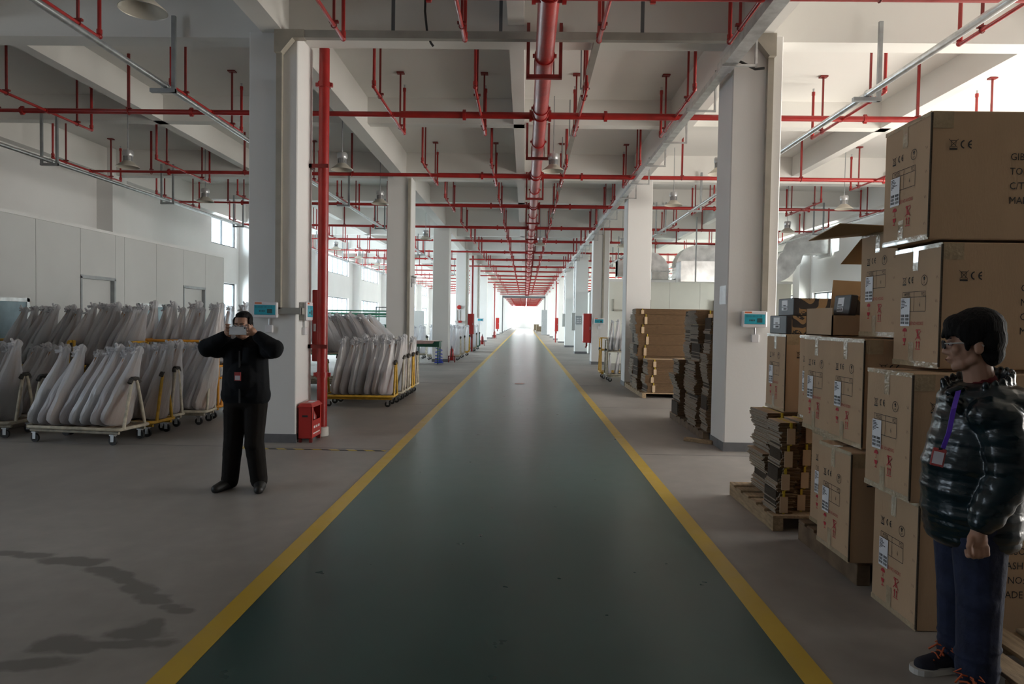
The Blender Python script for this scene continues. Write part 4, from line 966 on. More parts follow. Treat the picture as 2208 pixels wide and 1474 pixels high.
# hydrant cabinets
def hydrant(label, x0, x1, y0, y1, z0, z1, face, pipe_to=None):
    t = thing('hydrant_cabinet', label, 'hydrant cabinet', ((x0 + x1) / 2, (y0 + y1) / 2, z0), 0, 'red hydrant cabinets'); w_, d, h = (x1 - x0) / 2, (y1 - y0) / 2, z1 - z0
    MB().cbox(-w_, w_, -d, d, 0, h, .008).build('cabinet', 'red_cabinet', t)
    MB().cbox(-w_ + .015, w_ - .015, -d - .012, -d + .002, .02, h - .02, .003).build('door', 'red_cabinet', t)
    MB().box(w_ * .6, w_ * .75, -d - .03, -d - .012, h * .45, h * .55).build('handle', 'galvanised', t)
    s = face
    MB().box(s * w_ - .003, s * w_ + .003, -d * .8, d * .8, .06, h - .06).build('side_plate', 'enclosure_grey' if s > 0 and x0 < 0 else 'hydrant_white', t)
    MB().tube([(0, 0, 0), (0, 0, -.12), (0, d + .1, -.18)], .035, 8).build('supply_pipe', 'dark_red_steel', t, smooth=True)
    return t
hydrant('red hydrant cabinet hidden behind the standpipe', -2.83, -2.66, 9.0, 9.0 + .0 + .3, 1.0, 2.0, 1) if False else None
t = thing('hydrant_cabinet', 'red hydrant cabinet sliver between the column and the standpipe', 'hydrant cabinet', (-2.745, 9.24, .98), 0, 'red hydrant cabinets')
MB().cbox(-.083, -.005, -.22, .2, 0, .95, .008).build('cabinet', 'red_cabinet', t); MB().box(-.005, .001, -.2, .18, .03, .92).build('door', 'red_cabinet', t); MB().box(-.06, -.03, -.235, -.22, .4, .5).build('latch', 'galvanised', t)
a, b = at(1007, 676, 33.9), at(1017, 720, 33.9)
hydrant('red hydrant cabinet on the fourth trolley-side column', XL1 + .002, XL1 + .30, 33.75, 34.15, b.z, a.z, 1)
a, b = at(1262, 676, 25.8), at(1274, 738, 25.8)
hydrant('red hydrant cabinet with a white side on the third carton-side column', XR0 - .302, XR0 - .002, 25.35, 25.75, b.z, a.z, -1)
a, b = at(1069, 685, 59.0), at(1074, 709, 59.0); hydrant('small red hydrant cabinet on the seventh trolley-side column', a.x, a.x + .3, 58.9, 59.2, b.z, a.z, 1)
a, b = at(1196.5, 685, 50.8), at(1203, 714, 50.8); hydrant('small red hydrant cabinet on the sixth carton-side column', a.x, b.x, 50.6, 50.9, b.z, a.z, -1)
# risers beside far columns
for x, y, lab in ((-2.66, 34.3, 'fourth trolley-side column'), (-2.66, 59.3, 'seventh trolley-side column'), (2.3, 51.1, 'sixth carton-side column')):
    tag(MB().tube([(x, y, 0), (x, y, 4.8)], .05, 10).build('riser_pipe', 'red_paint', None, smooth=True), 'thin red riser pipe at the %s' % lab, 'pipe')
# alarm bell and conduits on the fourth column, control panels on far carton-side columns
a = at(990, 662, 33.58)
tag(MB().tube([(a.x, 33.59, a.z), (a.x, 33.5, a.z)], [.11, .085], 16).build('alarm_bell', 'red_cabinet', None, smooth=True), 'round red alarm bell on the fourth trolley-side column', 'alarm bell')
for px in (986, 992):
    a, b = at(px, 668, 33.59), at(px, 692, 33.59); tag(MB().tube([a, b], .018, 6).build('thin_conduit', 'trunking_grey'), 'thin conduit below the red alarm bell, %s one' % ('outer' if px < 990 else 'inner'), 'conduit')
a = at(988, 693, 33.55); t = tag(MB().cbox(a.x - .17, a.x - .02, 33.5, 33.595, a.z - .05, a.z + .05, .006).build('call_point', 'hydrant_white'), 'white call point below the red alarm bell', 'call point'); MB().cbox(a.x + .02, a.x + .17, 33.5, 33.595, a.z - .05, a.z + .05, .006).build('second_box', 'red_cabinet', t)
a, b = at(1241, 681, 33.58), at(1254, 699, 33.58)
t = thing('control_panel', 'grey control panel with meters on the fourth carton-side column', 'control panel', (a.x, 33.59, b.z)); W_ = b.x - a.x; H_ = a.z - b.z
MB().cbox(0, W_, -.06, 0, 0, H_, .008).build('plate', 'cabinet_grey', t)
for i in range(3):
    for j in range(3): MB().box(W_ * (.2 + .25 * i), W_ * (.35 + .25 * i), -.066, -.06, H_ * (.18 + .24 * j), H_ * (.3 + .24 * j)).build('meter', 'enclosure_white', t)
for px, py, q, yy, lab in ((1232, 674, 712, 33.7, 'fourth'), (1213, 676, 704, 42.1, 'fifth')):
    a, b = at(px, py, yy), at(px + 5, q, yy)
    t = tag(MB().cbox(2.30, 2.46, yy, yy + .3, b.z, a.z, .008).build('junction_box', 'enclosure_grey'), 'tall grey junction box on the %s carton-side column' % lab, 'junction box')
    MB().tube([(2.40, yy + .15, a.z), (2.40, yy + .15, 4.6)], .03, 8).build('conduit', 'galvanised', t); MB().box(2.292, 2.30, yy + .05, yy + .08, (a.z + b.z) / 2, (a.z + b.z) / 2 + .12).build('handle', 'galvanised', t)
a = at(1275, 595, 25.19)
a, b = at(1168, 668, 80), at(1180, 722, 80)
t = tag(MB().cbox(a.x, b.x, 79.6, 80.2, 0, a.z, .02).build('electrical_cabinet', 'cabinet_grey'), 'tall grey electrical cabinet standing before the far passage', 'cabinet'); MB().box(a.x + .06, a.x + .09, 79.58, 79.6, 1.2, 1.5).build('handle', 'galvanised', t)
# vertical conduits on columns
for x, y, z0, z1, lab in ((XL1 - .05, 16.78, 0.3, 5.0, 'second trolley-side column'), (XR1 - .22, 25.18, 1.7, 5.0, 'third carton-side column'), (XL1 - .08, 33.58, .4, 5.0, 'fourth trolley-side column'), (XL1 - .1, 41.98, 1.7, 5.0, 'fifth trolley-side column')):
    tag(MB().box(x - .03, x + .03, y - .03, y + .015, z0, z1).build('column_trunking', 'trunking_beige'), 'narrow vertical trunking on the %s' % lab, 'trunking')
a = at(888, 604, 16.7)
t = thing('wall_lamp', 'small emergency lamp on the aisle face of the second trolley-side column', 'emergency lamp', (-2.76, 16.9, a.z))
MB().cbox(-.06, .03, -.1, .1, -.06, .06, .01).build('housing', 'enclosure_white', t)
for s in (-1, 1): MB().lathe([(.02, -.03), (.05, .0), (.05, .02), (.03, .025)], 12, (.0, s * .08, .1)).build('lamp_head', 'lamp_body', t, smooth=True)
MB().box(-.07, -.06, -.06, .06, -.16, -.06).build('socket', 'dark_frame', t)
# green table by the third column
t = thing('work_table', 'green steel table with a pink cloth beside the third trolley-side column', 'table', (-3.42, 24.2, 0))
MB().box(-.42, .42, -.32, .32, .60, .78).build('apron', 'green_steel', t); MB().box(-.45, .45, -.35, .35, .775, .80).build('tabletop', 'green_steel', t)
for sx in (-1, 1):
    for sy in (-1, 1): MB().tube([(sx * .38, sy * .28, 0), (sx * .38, sy * .28, .62)], .025, 8).build('leg', 'green_steel', t)
cl = MB().loft([[(-.46, -.36, .803), (.3, -.36, .803), (.44, .3, .803), (-.46, .3, .803)], [(-.46, -.36, .812), (.3, -.36, .812), (.44, .3, .812), (-.46, .3, .812)]]).add([(-.46, -.361, .81), (.26, -.361, .81), (.2, -.365, .72), (-.45, -.365, .70)], [(0, 1, 2, 3)])
o = cl.build('cloth', 'cloth_pink'); o.location = (-3.42, 24.2, 0); tag(o, 'pink cloth spread on the green table', 'cloth')
cb = []
for k in range(60):
    u = k / 60; cb.append((-3.02 + .16 * math.cos(k * .7) * (1 - .3 * u), 24.0 + .1 * math.sin(k * .7), .04 + .55 * u ** 2))
tag(MB().tube(cb, .012, 6).build('blue_hose', 'cable_blue', None, smooth=True), 'coil of thin blue hose beside the green table', 'hose')
# extinguishers on stands
def extinguisher(label, x, y, s=1):
    t = thing('fire_extinguisher', label, 'fire extinguisher', (x, y, 0), 0, 'fire extinguishers'); t.scale = (s, s, s)
    MB().lathe([(.06, .08), (.075, .1), (.075, .42), (.05, .48), (.025, .51), (.025, .55)], 16).build('cylinder', 'red_paint', t, smooth=True)
    MB().tube([(0, 0, .54), (.0, -.09, .55), (.0, -.11, .5), (0, -.09, .2)], .012, 8).build('hose', 'rubber', t, smooth=True); MB().box(-.012, .012, -.1, .05, .56, .58).box(-.01, .01, -.11, .04, .595, .61).box(-.01, .01, .0, .03, .55, .61).build('lever', 'steel_dark', t)
    st = MB()
    for sx in (-1, 1):
        for sy in (-1, 1): st.box(sx * .11 - .01, sx * .11 + .01, sy * .11 - .01, sy * .11 + .01, 0, .24)
    st.box(-.12, .12, -.12, .12, .07, .085); st.box(-.12, .12, -.12, -.10, .22, .24).box(-.12, .12, .10, .12, .22, .24).box(-.12, -.10, -.12, .12, .22, .24).box(.10, .12, -.12, .12, .22, .24).build('stand', 'dark_red_steel', t)
extinguisher('fire extinguisher in a stand at the third trolley-side column', -2.68, 25.1)
extinguisher('fire extinguisher at the fifth trolley-side column', -2.62, 42.1, 1.2)
extinguisher('small far fire extinguisher at the seventh trolley-side column', -2.62, 59.0, 1.3)
t = thing('extinguisher_box', 'red floor box past the small distant trolleys', 'extinguisher box', (-2.95, 38.2, 0)); MB().cbox(-.2, .2, -.15, .15, .05, .62, .01).build('body', 'red_cabinet', t); MB().cbox(-.21, .21, -.16, .16, .62, .66, .01).build('lid', 'red_cabinet', t)
for sx in (-1, 1): MB().box(sx * .15 - .03, sx * .15 + .03, -.1, .1, 0, .052).build('foot', 'dark_red_steel', t)
# green rail racks in the middle distance
for k, (y, x0, x1, z, nm) in enumerate(((19.5, -7.6, -3.7, 1.78, 'nearer'), (23.5, -8.2, -4.2, 1.74, 'farther'))):
    t = thing('drying_rack', '%s long green-railed rack behind the slanted bags' % nm, 'rack', (0, y, 0), 0, 'green-railed racks')
    MB().tube([(x0, 0, z), (x1, 0, z)], .018, 8).build('top_rail', 'rail_green', t); MB().tube([(x0, .6, z - .1), (x1, .6, z - .1)], .018, 8).build('top_rail', 'rail_green', t)
    for i in range(4): MB().tube([(x0 + (x1 - x0) * i / 3, 0, 0), (x0 + (x1 - x0) * i / 3, 0, z)], .018, 8).build('post', 'grey_strut', t)
    for zz in (.5, 1.0): MB().box(x0, x1, -.02, .55, zz, zz + .025).build('shelf', 'rail_green', t)
a = at(905, 640, 24.6)
t = thing('wire_rack', 'dark wire rack behind the green table', 'rack', (-5.2, 25.6, 0))
for sx in (-.35, .35):
    for sy in (-.25, .25): MB().tube([(sx, sy, 0), (sx, sy, 2.0)], .02, 8).build('post', 'dark_frame', t)
for zz in (.5, 1.1, 1.98): MB().box(-.37, .37, -.27, .27, zz, zz + .025).build('shelf', 'dark_frame', t)
MB().box(-.3, .3, -.2, .2, 1.125, 1.35).build('bin', 'green_steel', t)
tag(MB().box(-7.4, -4.6, 31.0, 31.08, 0, 1.95).build('screen_panel', 'partition_panel'), 'pale blue-grey screen standing behind the distant bags', 'screen')
# far clutter beside the passage
for x, y, z, lab in ((1.9, 92, .9, 'nearer'), (1.75, 104, 1.1, 'farther')):
    t = thing('far_trolley', '%s loaded trolley beyond the far passage' % lab, 'trolley', (x, y, 0), 0); MB().box(-.4, .4, -.6, .6, .2, .26).build('deck', 'deck_board', t)
    MB().cbox(-.35, .35, -.5, .5, .26, z, .02).build('carton_load', 'deck_board', t)
    for sx in (-1, 1):
        MB().tube([(sx * .38, -.55, .2), (sx * .38, -.55, 1.2)], .025, 6).build('post', 'cream_steel', t); MB().tube([(sx * .3, -.5, .1), (sx * .3 + .05, -.5, .1)], .1, 10).build('wheel', 'rubber', t)

# ================================================================== ducts on the clean-room roof
def rect_duct(pts, w_, h, flare=None):
    """rectangular duct swept along points in a vertical XZ plane"""
    pts = [Vector(p) for p in pts]; rings = []
    for i, p in enumerate(pts):
        d = (pts[min(i + 1, len(pts) - 1)] - pts[max(i - 1, 0)]).normalized(); s = Vector((0, 1, 0)); n = s.cross(d).normalized()
        k = 1 if not flare else 1 + flare * i / (len(pts) - 1)
        rings.append([p + s * w_ / 2 * k + n * h / 2 * k, p - s * w_ / 2 * k + n * h / 2 * k, p - s * w_ / 2 * k - n * h / 2 * k, p + s * w_ / 2 * k - n * h / 2 * k])
    return MB().loft(rings)
zr = 3.22
def duct(label, xc, yc, w_, top, leg, out, sgn=-1, flange=True):
    t = thing('air_duct', label, 'duct', (xc, yc, zr), 0, 'galvanised air ducts')
    MB().cbox(-w_ / 2, w_ / 2, -w_ / 2, w_ / 2, 0, .12, .01).build('plinth', 'cable_blue' if False else 'dark_frame', t)
    MB().box(-w_ * .46, w_ * .46, -w_ * .46, w_ * .46, .12, leg).build('riser', 'galv_duct', t)
    r = top; pts = [(0, 0, leg)] + [(sgn * (r - r * math.cos(a_)), 0, leg + r * math.sin(a_)) for a_ in [PI / 2 * i / 7 for i in range(1, 8)]] + [(sgn * (r + out), 0, leg + r)]
    m = rect_duct(pts, w_, w_ * .95); m.build('elbow', 'galv_duct', t)
    MB().box(-w_ * .54, w_ * .54, -w_ * .54, w_ * .54, leg - .02, leg + .02).build('flange', 'galvanised', t)
    xx = sgn * (r + out); MB().box(min(xx, xx - sgn * .04), max(xx, xx - sgn * .04), -w_ * .55, w_ * .55, leg + r - w_ * .54, leg + r + w_ * .54).build('flange', 'galvanised', t)
    return t
duct('tall double-bend duct above the clean room, tallest of them', 6.35, 27.6, .85, .42, .62, 1.3, 1)
duct('duct with a rounded elbow left of the tallest one', 5.45, 28.2, .72, .42, .45, .2, -1)
duct('lowest rounded duct peeping out beside the second carton-side column', 4.5, 29.5, .7, .3, .35, .3, -1)
duct('shallow duct near the nearest carton-side column', 7.9, 29.2, .8, .3, .45, .5, 1)
t = thing('air_duct', 'big silver S-shaped duct leaving through the carton-side wall', 'duct', (8.6, 23.9, 0), 0, 'galvanised air ducts')
pts = [(-.9, 0, 3.35), (-.2, 0, 3.35)] + [(-.2 + .55 * math.sin(a_), 0, 3.35 + .55 * (1 - math.cos(a_))) for a_ in [PI / 2 * .85 * i / 6 for i in range(1, 7)]]
ex, ez = pts[-1][0], pts[-1][2]
pts += [(ex + .12 + .5 * (1 - math.cos(a_)), 0, ez + .1 + .5 * math.sin(a_)) for a_ in [PI / 2 * i / 6 for i in range(0, 7)]] + [(1.75, 0, ez + .6)]
rect_duct(pts, .8, .7).build('s_bend', 'galv_duct', t)
MB().box(-.93, -.88, -.45, .45, 2.95, 3.75).build('flange', 'galvanised', t)
MB().box(-3.3, -.9, -.4, .4, 3.0, 3.7).build('straight_run', 'galv_duct', t); MB().box(1.70, 1.76, -.5, .5, ez + .15, ez + 1.05).build('wall_frame', 'white_trim', t)
for x in (-2.8, -1.2): MB().box(x - .02, x + .02, -.42, -.38, 3.0, 5.2).build('hanger', 'grey_strut', t)

# ================================================================== people
def organic(name, mb, m, parent=None, voxel=.008, it=6, loc=None):
    """fuse overlapping forms into one continuous smooth surface"""
    o = mb.build('tmp_form', m); md = o.modifiers.new('r', 'REMESH'); md.mode = 'VOXEL'; md.voxel_size = voxel
    sm = o.modifiers.new('s', 'SMOOTH'); sm.factor = .5; sm.iterations = it
    dg = bpy.context.evaluated_depsgraph_get(); me = bpy.data.meshes.new_from_object(o.evaluated_get(dg)); me.name = name
    bpy.data.objects.remove(o)
    me.materials.clear(); me.materials.append(MATS[m])
    for p in me.polygons: p.use_smooth = True
    return obj(name, me, parent, loc)
def head_forms():
    m = MB()
    m.ell((0, .012, .022), (.077, .096, .097)); m.ell((0, -.03, -.035), (.064, .064, .078)); m.cap((-.03, -.045, -.092), (.03, -.045, -.092), .026, .026); m.ell((0, -.068, -.104), (.024, .018, .020))
    m.cap((-.045, -.005, -.07), (-.015, -.06, -.10), .024, .022); m.cap((.045, -.005, -.07), (.015, -.06, -.10), .024, .022)
    m.cap((0, -.088, .005), (0, -.104, -.038), .009, .013); m.ell((-.012, -.095, -.043), .010); m.ell((.012, -.095, -.043), .010)
    m.cap((-.035, -.078, .018), (.035, -.078, .018), .014, .014)
    for s in (-1, 1):
        m.ell((s * .042, -.066, -.03), (.024, .022, .024)); m.ell((s * .080, .012, -.022), (.010, .020, .032)); m.ell((s * .083, .006, -.036), (.008, .012, .014))
    m.ell((0, -.092, -.068), (.025, .010, .007)); m.ell((0, -.090, -.080), (.020, .010, .008))
    return m
def finger(m, pts, r0, r1):
    for i in range(len(pts) - 1):
        a = r0 + (r1 - r0) * i / (len(pts) - 1); b = r0 + (r1 - r0) * (i + 1) / (len(pts) - 1); m.cap(pts[i], pts[i + 1], a, b, 8)
def lerp(a, b, t): return Vector(a).lerp(Vector(b), t)

# ---- man photographing with a phone
PO = Vector((-2.50, 6.07, 0))
body = MB(); HC = Vector((-.022, -.01, 1.485))
body.merge(head_forms(), Matrix.Translation(HC) @ Matrix.Rotation(.10, 4, 'X') @ Matrix.Scale(.93, 4))
body.cap((0, .025, 1.27), (-.018, .005, 1.42), .056, .052); body.cap((-.15, .02, 1.29), (.15, .02, 1.29), .05, .05)
body.cap((-.06, .01, 1.22), (-.07, .01, .84), .10, .10); body.cap((.06, .01, 1.22), (.07, .01, .84), .10, .10)
SH = [(-.175, .015, 1.285), (.175, .015, 1.285)]; EL = [(-.30, -.10, 1.285), (.30, -.10, 1.285)]; WR = [(-.10, -.150, 1.395), (.155, -.150, 1.40)]
for i, s in ((0, -1), (1, 1)):
    body.cap(SH[i], EL[i], .05, .042); body.cap(EL[i], WR[i], .042, .028)
    # hand: palm beside the phone, fingers on its edges, thumb underneath
    pc = Vector((s * .105 + .022, -.168, 1.435)); body.cap(WR[i], pc, .028, .034); body.ell(pc, (.026, .020, .040))
    ex = s * .078 + .012
    for k in range(4):
        z = 1.475 - k * .020; base = Vector((pc.x - s * .006, -.178, z)); mid = Vector((ex + s * .020, -.208 + .004 * k, z + .016 - .004 * k)); tip = Vector((ex - s * (.012 - .004 * k), -.196, z + .012 - .005 * k))
        finger(body, [base, mid, tip], .0095, .0078)
    finger(body, [pc + Vector((-s * .008, -.010, -.030)), Vector((ex + s * .012, -.185, 1.402)), Vector((ex - s * .015, -.182, 1.404))], .011, .009)
LEGS = [((-.085, .01, .80), (-.105, -.01, .44), (-.150, .03, .09)), ((.085, .01, .80), (.085, -.01, .44), (.115, .03, .09))]
for h, k, a in LEGS: body.cap(h, k, .08, .058); body.cap(k, a, .056, .040); body.cap(a, (a[0], a[1] - .04, .05), .032, .028)
man = organic('person', body, 'skin', None, .0055, 4); man.location = PO
tag(man, 'person in a black jacket holding up a phone with both hands, facing the viewer', 'person')
jk = MB()
jk.cap((-.075, .01, 1.25), (-.085, .01, .87), .118, .128); jk.cap((.075, .01, 1.25), (.085, .01, .87), .118, .128); jk.cap((-.14, .02, 1.285), (.14, .02, 1.285), .072, .072); jk.cap((-.09, .01, .86), (.09, .01, .86), .13, .13); jk.ell((0, -.05, 1.02), (.16, .11, .16))
jk.cap((-.05, .02, 1.33), (.05, .02, 1.33), .066, .066)
for i, s in ((0, -1), (1, 1)):
    jk.cap(SH[i], EL[i], .088, .078); jk.cap(EL[i], Vector(EL[i]) + Vector((0, 0, -.02)), .08, .07); jk.cap(EL[i], lerp(EL[i], WR[i], .85), .076, .056); jk.ell(lerp(SH[i], EL[i], .5) + Vector((0, 0, -.03)), (.09, .08, .07)); jk.ell(lerp(EL[i], WR[i], .45), (.072, .072, .06))
J = organic('jacket', jk, 'jacket_black', man, .009, 5)
MB().box(-.006, .006, -.135, -.125, .80, 1.26).build('zip', 'ink_black', J)
tr = MB(); tr.cap((-.08, .01, .82), (.08, .01, .82), .118, .118)
for h, k, a in LEGS:
    h2 = (h[0] * 1.05, h[1], .78); tr.cap(h2, k, .108, .084); tr.cap(k, lerp(k, a, .35), .086, .085); tr.cap(lerp(k, a, .3), (a[0], a[1], .085), .083, .076); tr.cap((a[0], a[1] - .005, .09), (a[0], a[1], .075), .078, .074); tr.ell((k[0], k[1] - .01, k[2] - .03), (.085, .08, .07))
organic('trousers', tr, 'trousers_black', man, .009, 5)
for i, (h, k, a) in enumerate(LEGS):
    s = (-1, 1)[i]; dv = Vector((s * .05, -.17, 0)); sh = MB(); A = Vector((a[0], a[1] + .04, .045)); sh.cap(A, A + dv * .55, .052, .054); sh.cap(A + dv * .5, A + dv * 1.15 + Vector((0, 0, -.012)), .054, .042); sh.cap(A, A + Vector((0, 0, .04)), .05, .055)
    sh.v = [(x, y, max(z, .001)) for x, y, z in sh.v]
    organic('shoe', sh, 'shoe_black', man, .007, 3)
hr_ = MB(); Mh = Matrix.Translation(HC) @ Matrix.Rotation(.10, 4, 'X') @ Matrix.Scale(.93, 4)
hf = MB(); hf.ell((0, .032, .052), (.083, .092, .082)); hf.ell((0, .055, .0), (.078, .066, .085)); hf.ell((0, -.004, .092), (.064, .066, .036))
for s in (-1, 1): hf.ell((s * .074, -.012, .03), (.014, .03, .045))
hr_.merge(hf, Mh); organic('hair', hr_, 'hair_black', man, .006, 3)
def face_bits(parent, M, brow='hair_black'):
    for s in (-1, 1):
        e = MB().ell((s * .031, -.0835, -.004), (.014, .008, .007), 10, 7).xf(M).build('eye', 'badge_card', parent, smooth=True)
        MB().ell((s * .031, -.0895, -.004), (.006, .004, .006), 8, 6).xf(M).build('iris', 'lens_dark', e, smooth=True)
        MB().cap((s * .014, -.094, .020), (s * .048, -.083, .022), .0045, .003, 8).xf(M).build('eyebrow', brow, parent, smooth=True)
    MB().cap((-.020, -.1015, -.073), (.020, -.1015, -.073), .0025, .0025, 6).xf(M).build('mouth_line', 'sweater_red', parent, smooth=True)
face_bits(man, Mh)
def glasses(parent, M, m, temple='steel_dark', r=.0022):
    g = MB()
    for s in (-1, 1):
        q = [(s * .033 + .024 * math.copysign(abs(math.cos(t)) ** .6, math.cos(t)), -.108 + abs(math.cos(t)) * .001, -.006 + .016 * math.copysign(abs(math.sin(t)) ** .6, math.sin(t))) for t in [2 * PI * j / 20 for j in range(21)]]
        g.tube(q, r, 6, False)
    g.tube([(-.009, -.108, -.002), (.009, -.108, -.002)], r, 6)
    o = g.xf(M).build('glasses', m, parent)
    for s in (-1, 1):
        MB().tube([(s * .057, -.108, .0), (s * .078, -.06, .0), (s * .084, .01, -.002), (s * .084, .03, -.018)], r, 6).xf(M).build('temple', temple, o)
        MB().loft([[(s * .033 - .022, -.1085, -.02), (s * .033 + .022, -.1085, -.02), (s * .033 + .022, -.1085, .008), (s * .033 - .022, -.1085, .008)], [(s * .033 - .022, -.1075, -.02), (s * .033 + .022, -.1075, -.02), (s * .033 + .022, -.1075, .008), (s * .033 - .022, -.1075, .008)]]).xf(M).build('lens', 'lens_glass', o)
    return o
glasses(man, Mh, 'galvanised')
bd = MB().box(-.028, .028, -.172, -.166, 1.00, 1.075).build('badge', 'badge_red', man); MB().box(-.022, .022, -.1735, -.172, 1.006, 1.045).build('badge_card', 'badge_card', bd)
ph = MB().cbox(-.076, .076, -.0045, .0045, -.036, .036, .004); o = ph.build('smartphone', 'phone_white'); o.location = PO + Vector((.012, -.196, 1.437)); tag(o, 'white smartphone held up before the face of the black-jacketed person', 'phone')
MB().tube([(.062, -.0045, .024), (.062, -.0065, .024)], .006, 10).build('camera_lens', 'lens_dark', o); MB().box(-.077, .077, -.003, .003, -.0365, .0365).build('rim', 'galvanised', o)

# ---- man in the shiny puffer jacket
fd = Vector((-.90, .44, 0)).normalized()
R = Matrix.Rotation(math.atan2(fd.y, fd.x) + PI / 2, 4, 'Z')
HP = at(2097, 737, 3.0)
MH2 = Matrix.Translation(HP) @ R @ Matrix.Rotation(.08, 4, 'X') @ Matrix.Scale(1.0, 4)
b2 = MB(); b2.merge(head_forms(), MH2)
NB_ = at(2118, 850, 3.0); b2.cap(NB_, HP + Vector((.012, .0, -.06)), .062, .056)
tf = Vector((-.95, -.3, 0)).normalized(); tl = Vector((0, 0, 1)).cross(tf)      # torso forward, his left (towards the viewer)
CHX = [(2126, 862), (2122, 905), (2112, 950), (2100, 1000), (2096, 1050), (2094, 1098), (2094, 1130)]
for px, py in CHX: b2.ell(at(px, py, 3.0), (.12, .14, .09))
shL, elL, wrL = at(2158, 905, 2.83), at(2178, 1030, 2.79), at(2112, 1136, 2.78)
shR, elR, wrR = at(2110, 900, 3.19), at(2105, 1020, 3.26), at(2065, 1095, 3.20)
for a, e, w_ in ((shL, elL, wrL), (shR, elR, wrR)): b2.cap(a, e, .05, .042); b2.cap(e, w_, .042, .030)
# relaxed left hand, knuckles down
hd_dir = Vector((-.12, -.02, -1)).normalized(); pc = wrL + hd_dir * .045
b2.cap(wrL, pc, .028, .034, 10); b2.ell(pc + Vector((-.002, 0, -.008)), (.042, .024, .040))
for k in range(4):
    bx_ = pc + Vector((-.032 + k * .0215, -.006, -.034)); L = (.030, .034, .033, .026)[k]
    finger(b2, [bx_, bx_ + Vector((-.004, -.012, -L)), bx_ + Vector((-.002, .012, -L - .012)), bx_ + Vector((0, .026, -L + .004))], .0115, .0095)
finger(b2, [pc + Vector((-.034, -.012, .0)), pc + Vector((-.050, -.022, -.028)), pc + Vector((-.044, -.022, -.056))], .013, .010)
pcR = wrR + Vector((-.02, 0, -.05)); b2.cap(wrR, pcR, .03, .036); 
for k in range(4):
    bx_ = pcR + Vector((-.03 + k * .02, 0, -.03)); finger(b2, [bx_, bx_ + Vector((0, 0, -.04)), bx_ + Vector((.0, .02, -.06))], .011, .009)
finger(b2, [pcR + Vector((-.03, 0, .0)), pcR + Vector((-.05, -.01, -.04))], .012, .010)
L2 = [(at(2112, 1130, 2.92), at(2112, 1290, 2.90), at(2106, 1452, 2.88)), (at(2066, 1120, 3.10), at(2062, 1268, 3.09), at(2062, 1418, 3.12))]
for h, k, a in L2: b2.cap(h, k, .075, .055); b2.cap(k, a, .052, .04)
man2 = organic('person', b2, 'skin', None, .0055, 4)
tag(man2, 'person in a shiny dark puffer jacket and jeans beside the cartons, looking away', 'person')
pf_ = MB()
Zq = Matrix.Rotation(math.atan2(tf.y, tf.x), 3, 'Z').to_quaternion()
HALF = [.165, .185, .195, .205, .20, .19, .172]
for (px, py), hw in zip(CHX, HALF): pf_.ell(at(px, py, 3.0), (hw, .205, .088), 22, 12, Zq); pf_.ell(at(px, py + 22, 3.0), (hw * .96, .195, .07), 20, 10, Zq)
for i in range(len(CHX) - 1):
    for q in (.33, .67):
        px, py = CHX[i][0] * (1 - q) + CHX[i + 1][0] * q, CHX[i][1] * (1 - q) + CHX[i + 1][1] * q
        pf_.ell(at(px, py, 3.0), ((HALF[i] * (1 - q) + HALF[i + 1] * q) * .975, .200, .10), 22, 12, Zq)
pf_.cap(shL + Vector((-.03, .02, .01)), shR, .085, .08)
pf_.ell(at(2140, 862, 2.93), (.11, .13, .075))
for a, e, w_ in ((shL, elL, wrL), (shR, elR, wrR)):
    for i in range(4): pf_.ell(lerp(a, e, i / 3.5), (.090, .086, .07), 16, 10, Quaternion((0, 1, 0), -.12))
    for i in range(4):
        t_ = i / 4; pf_.ell(lerp(e, w_, t_), (.086 - .022 * t_, .080 - .018 * t_, .062), 16, 10, Quaternion((0, 1, 0), .45))
    pf_.cap(a, e, .083, .080); pf_.cap(e, lerp(e, w_, .5), .079, .068); pf_.cap(lerp(e, w_, .4), lerp(e, w_, .9), .070, .054)
# collar: open stand-up ring around the neck
cc = at(2112, 826, 3.0)
for j in range(22):
    t_ = 2 * PI * j / 22; v = Vector((math.cos(t_), math.sin(t_), 0)); 
    if v.dot(tf) > .80: continue
    rr = .108 + .028 * max(0, v.dot(tf)); p0 = cc + v * rr + Vector((0, 0, -.06)); p1 = cc + v * (rr + .008) + Vector((0, 0, .028 - .035 * v.dot(tf))); pf_.cap(p0, p1, .018, .014, 8)
lap = at(2050, 862, 2.93); pf_.cap(lap, lap + Vector((.07, -.01, -.05)), .022, .03); pf_.cap(at(2046, 846, 2.97), at(2070, 838, 2.95), .018, .02)
P = organic('puffer_jacket', pf_, 'puffer', man2, .007, 6)
zl = [at(2052, 880, 2.84), at(2040, 920, 2.84), at(2024, 970, 2.82), at(2014, 1030, 2.82), at(2020, 1100, 2.84)]
sw = MB(); sw.cap(NB_ + Vector((0, 0, -.03)), NB_ + Vector((-.008, 0, .048)), .085, .066); sw.cap(NB_ + Vector((-.06, -.03, -.08)), NB_ + Vector((-.02, -.01, -.01)), .05, .05); organic('sweater', sw, 'sweater_red', man2, .007, 3)
je = MB(); je.cap(L2[0][0], L2[1][0], .115, .11)
for (h, k, a), (r0, r1, r2) in zip(L2, ((.112, .088, .080), (.105, .078, .074))):
    je.cap(h, k, r0, r1); je.cap(k, lerp(k, a, .8), r1, r2); je.cap(lerp(k, a, .55), a + Vector((0, 0, .01)), r2, r2 + .002); je.ell(k + Vector((-.012, -.01, 0)), (r1 * .95, r1, .07))
    for q in range(3): je.ell(lerp(k, a, .62 + .13 * q) + Vector((rnd(-.01, .01), 0, 0)), (r2 + .008, r2 + .006, .018))
organic('jeans', je, 'denim', man2, .008, 4)
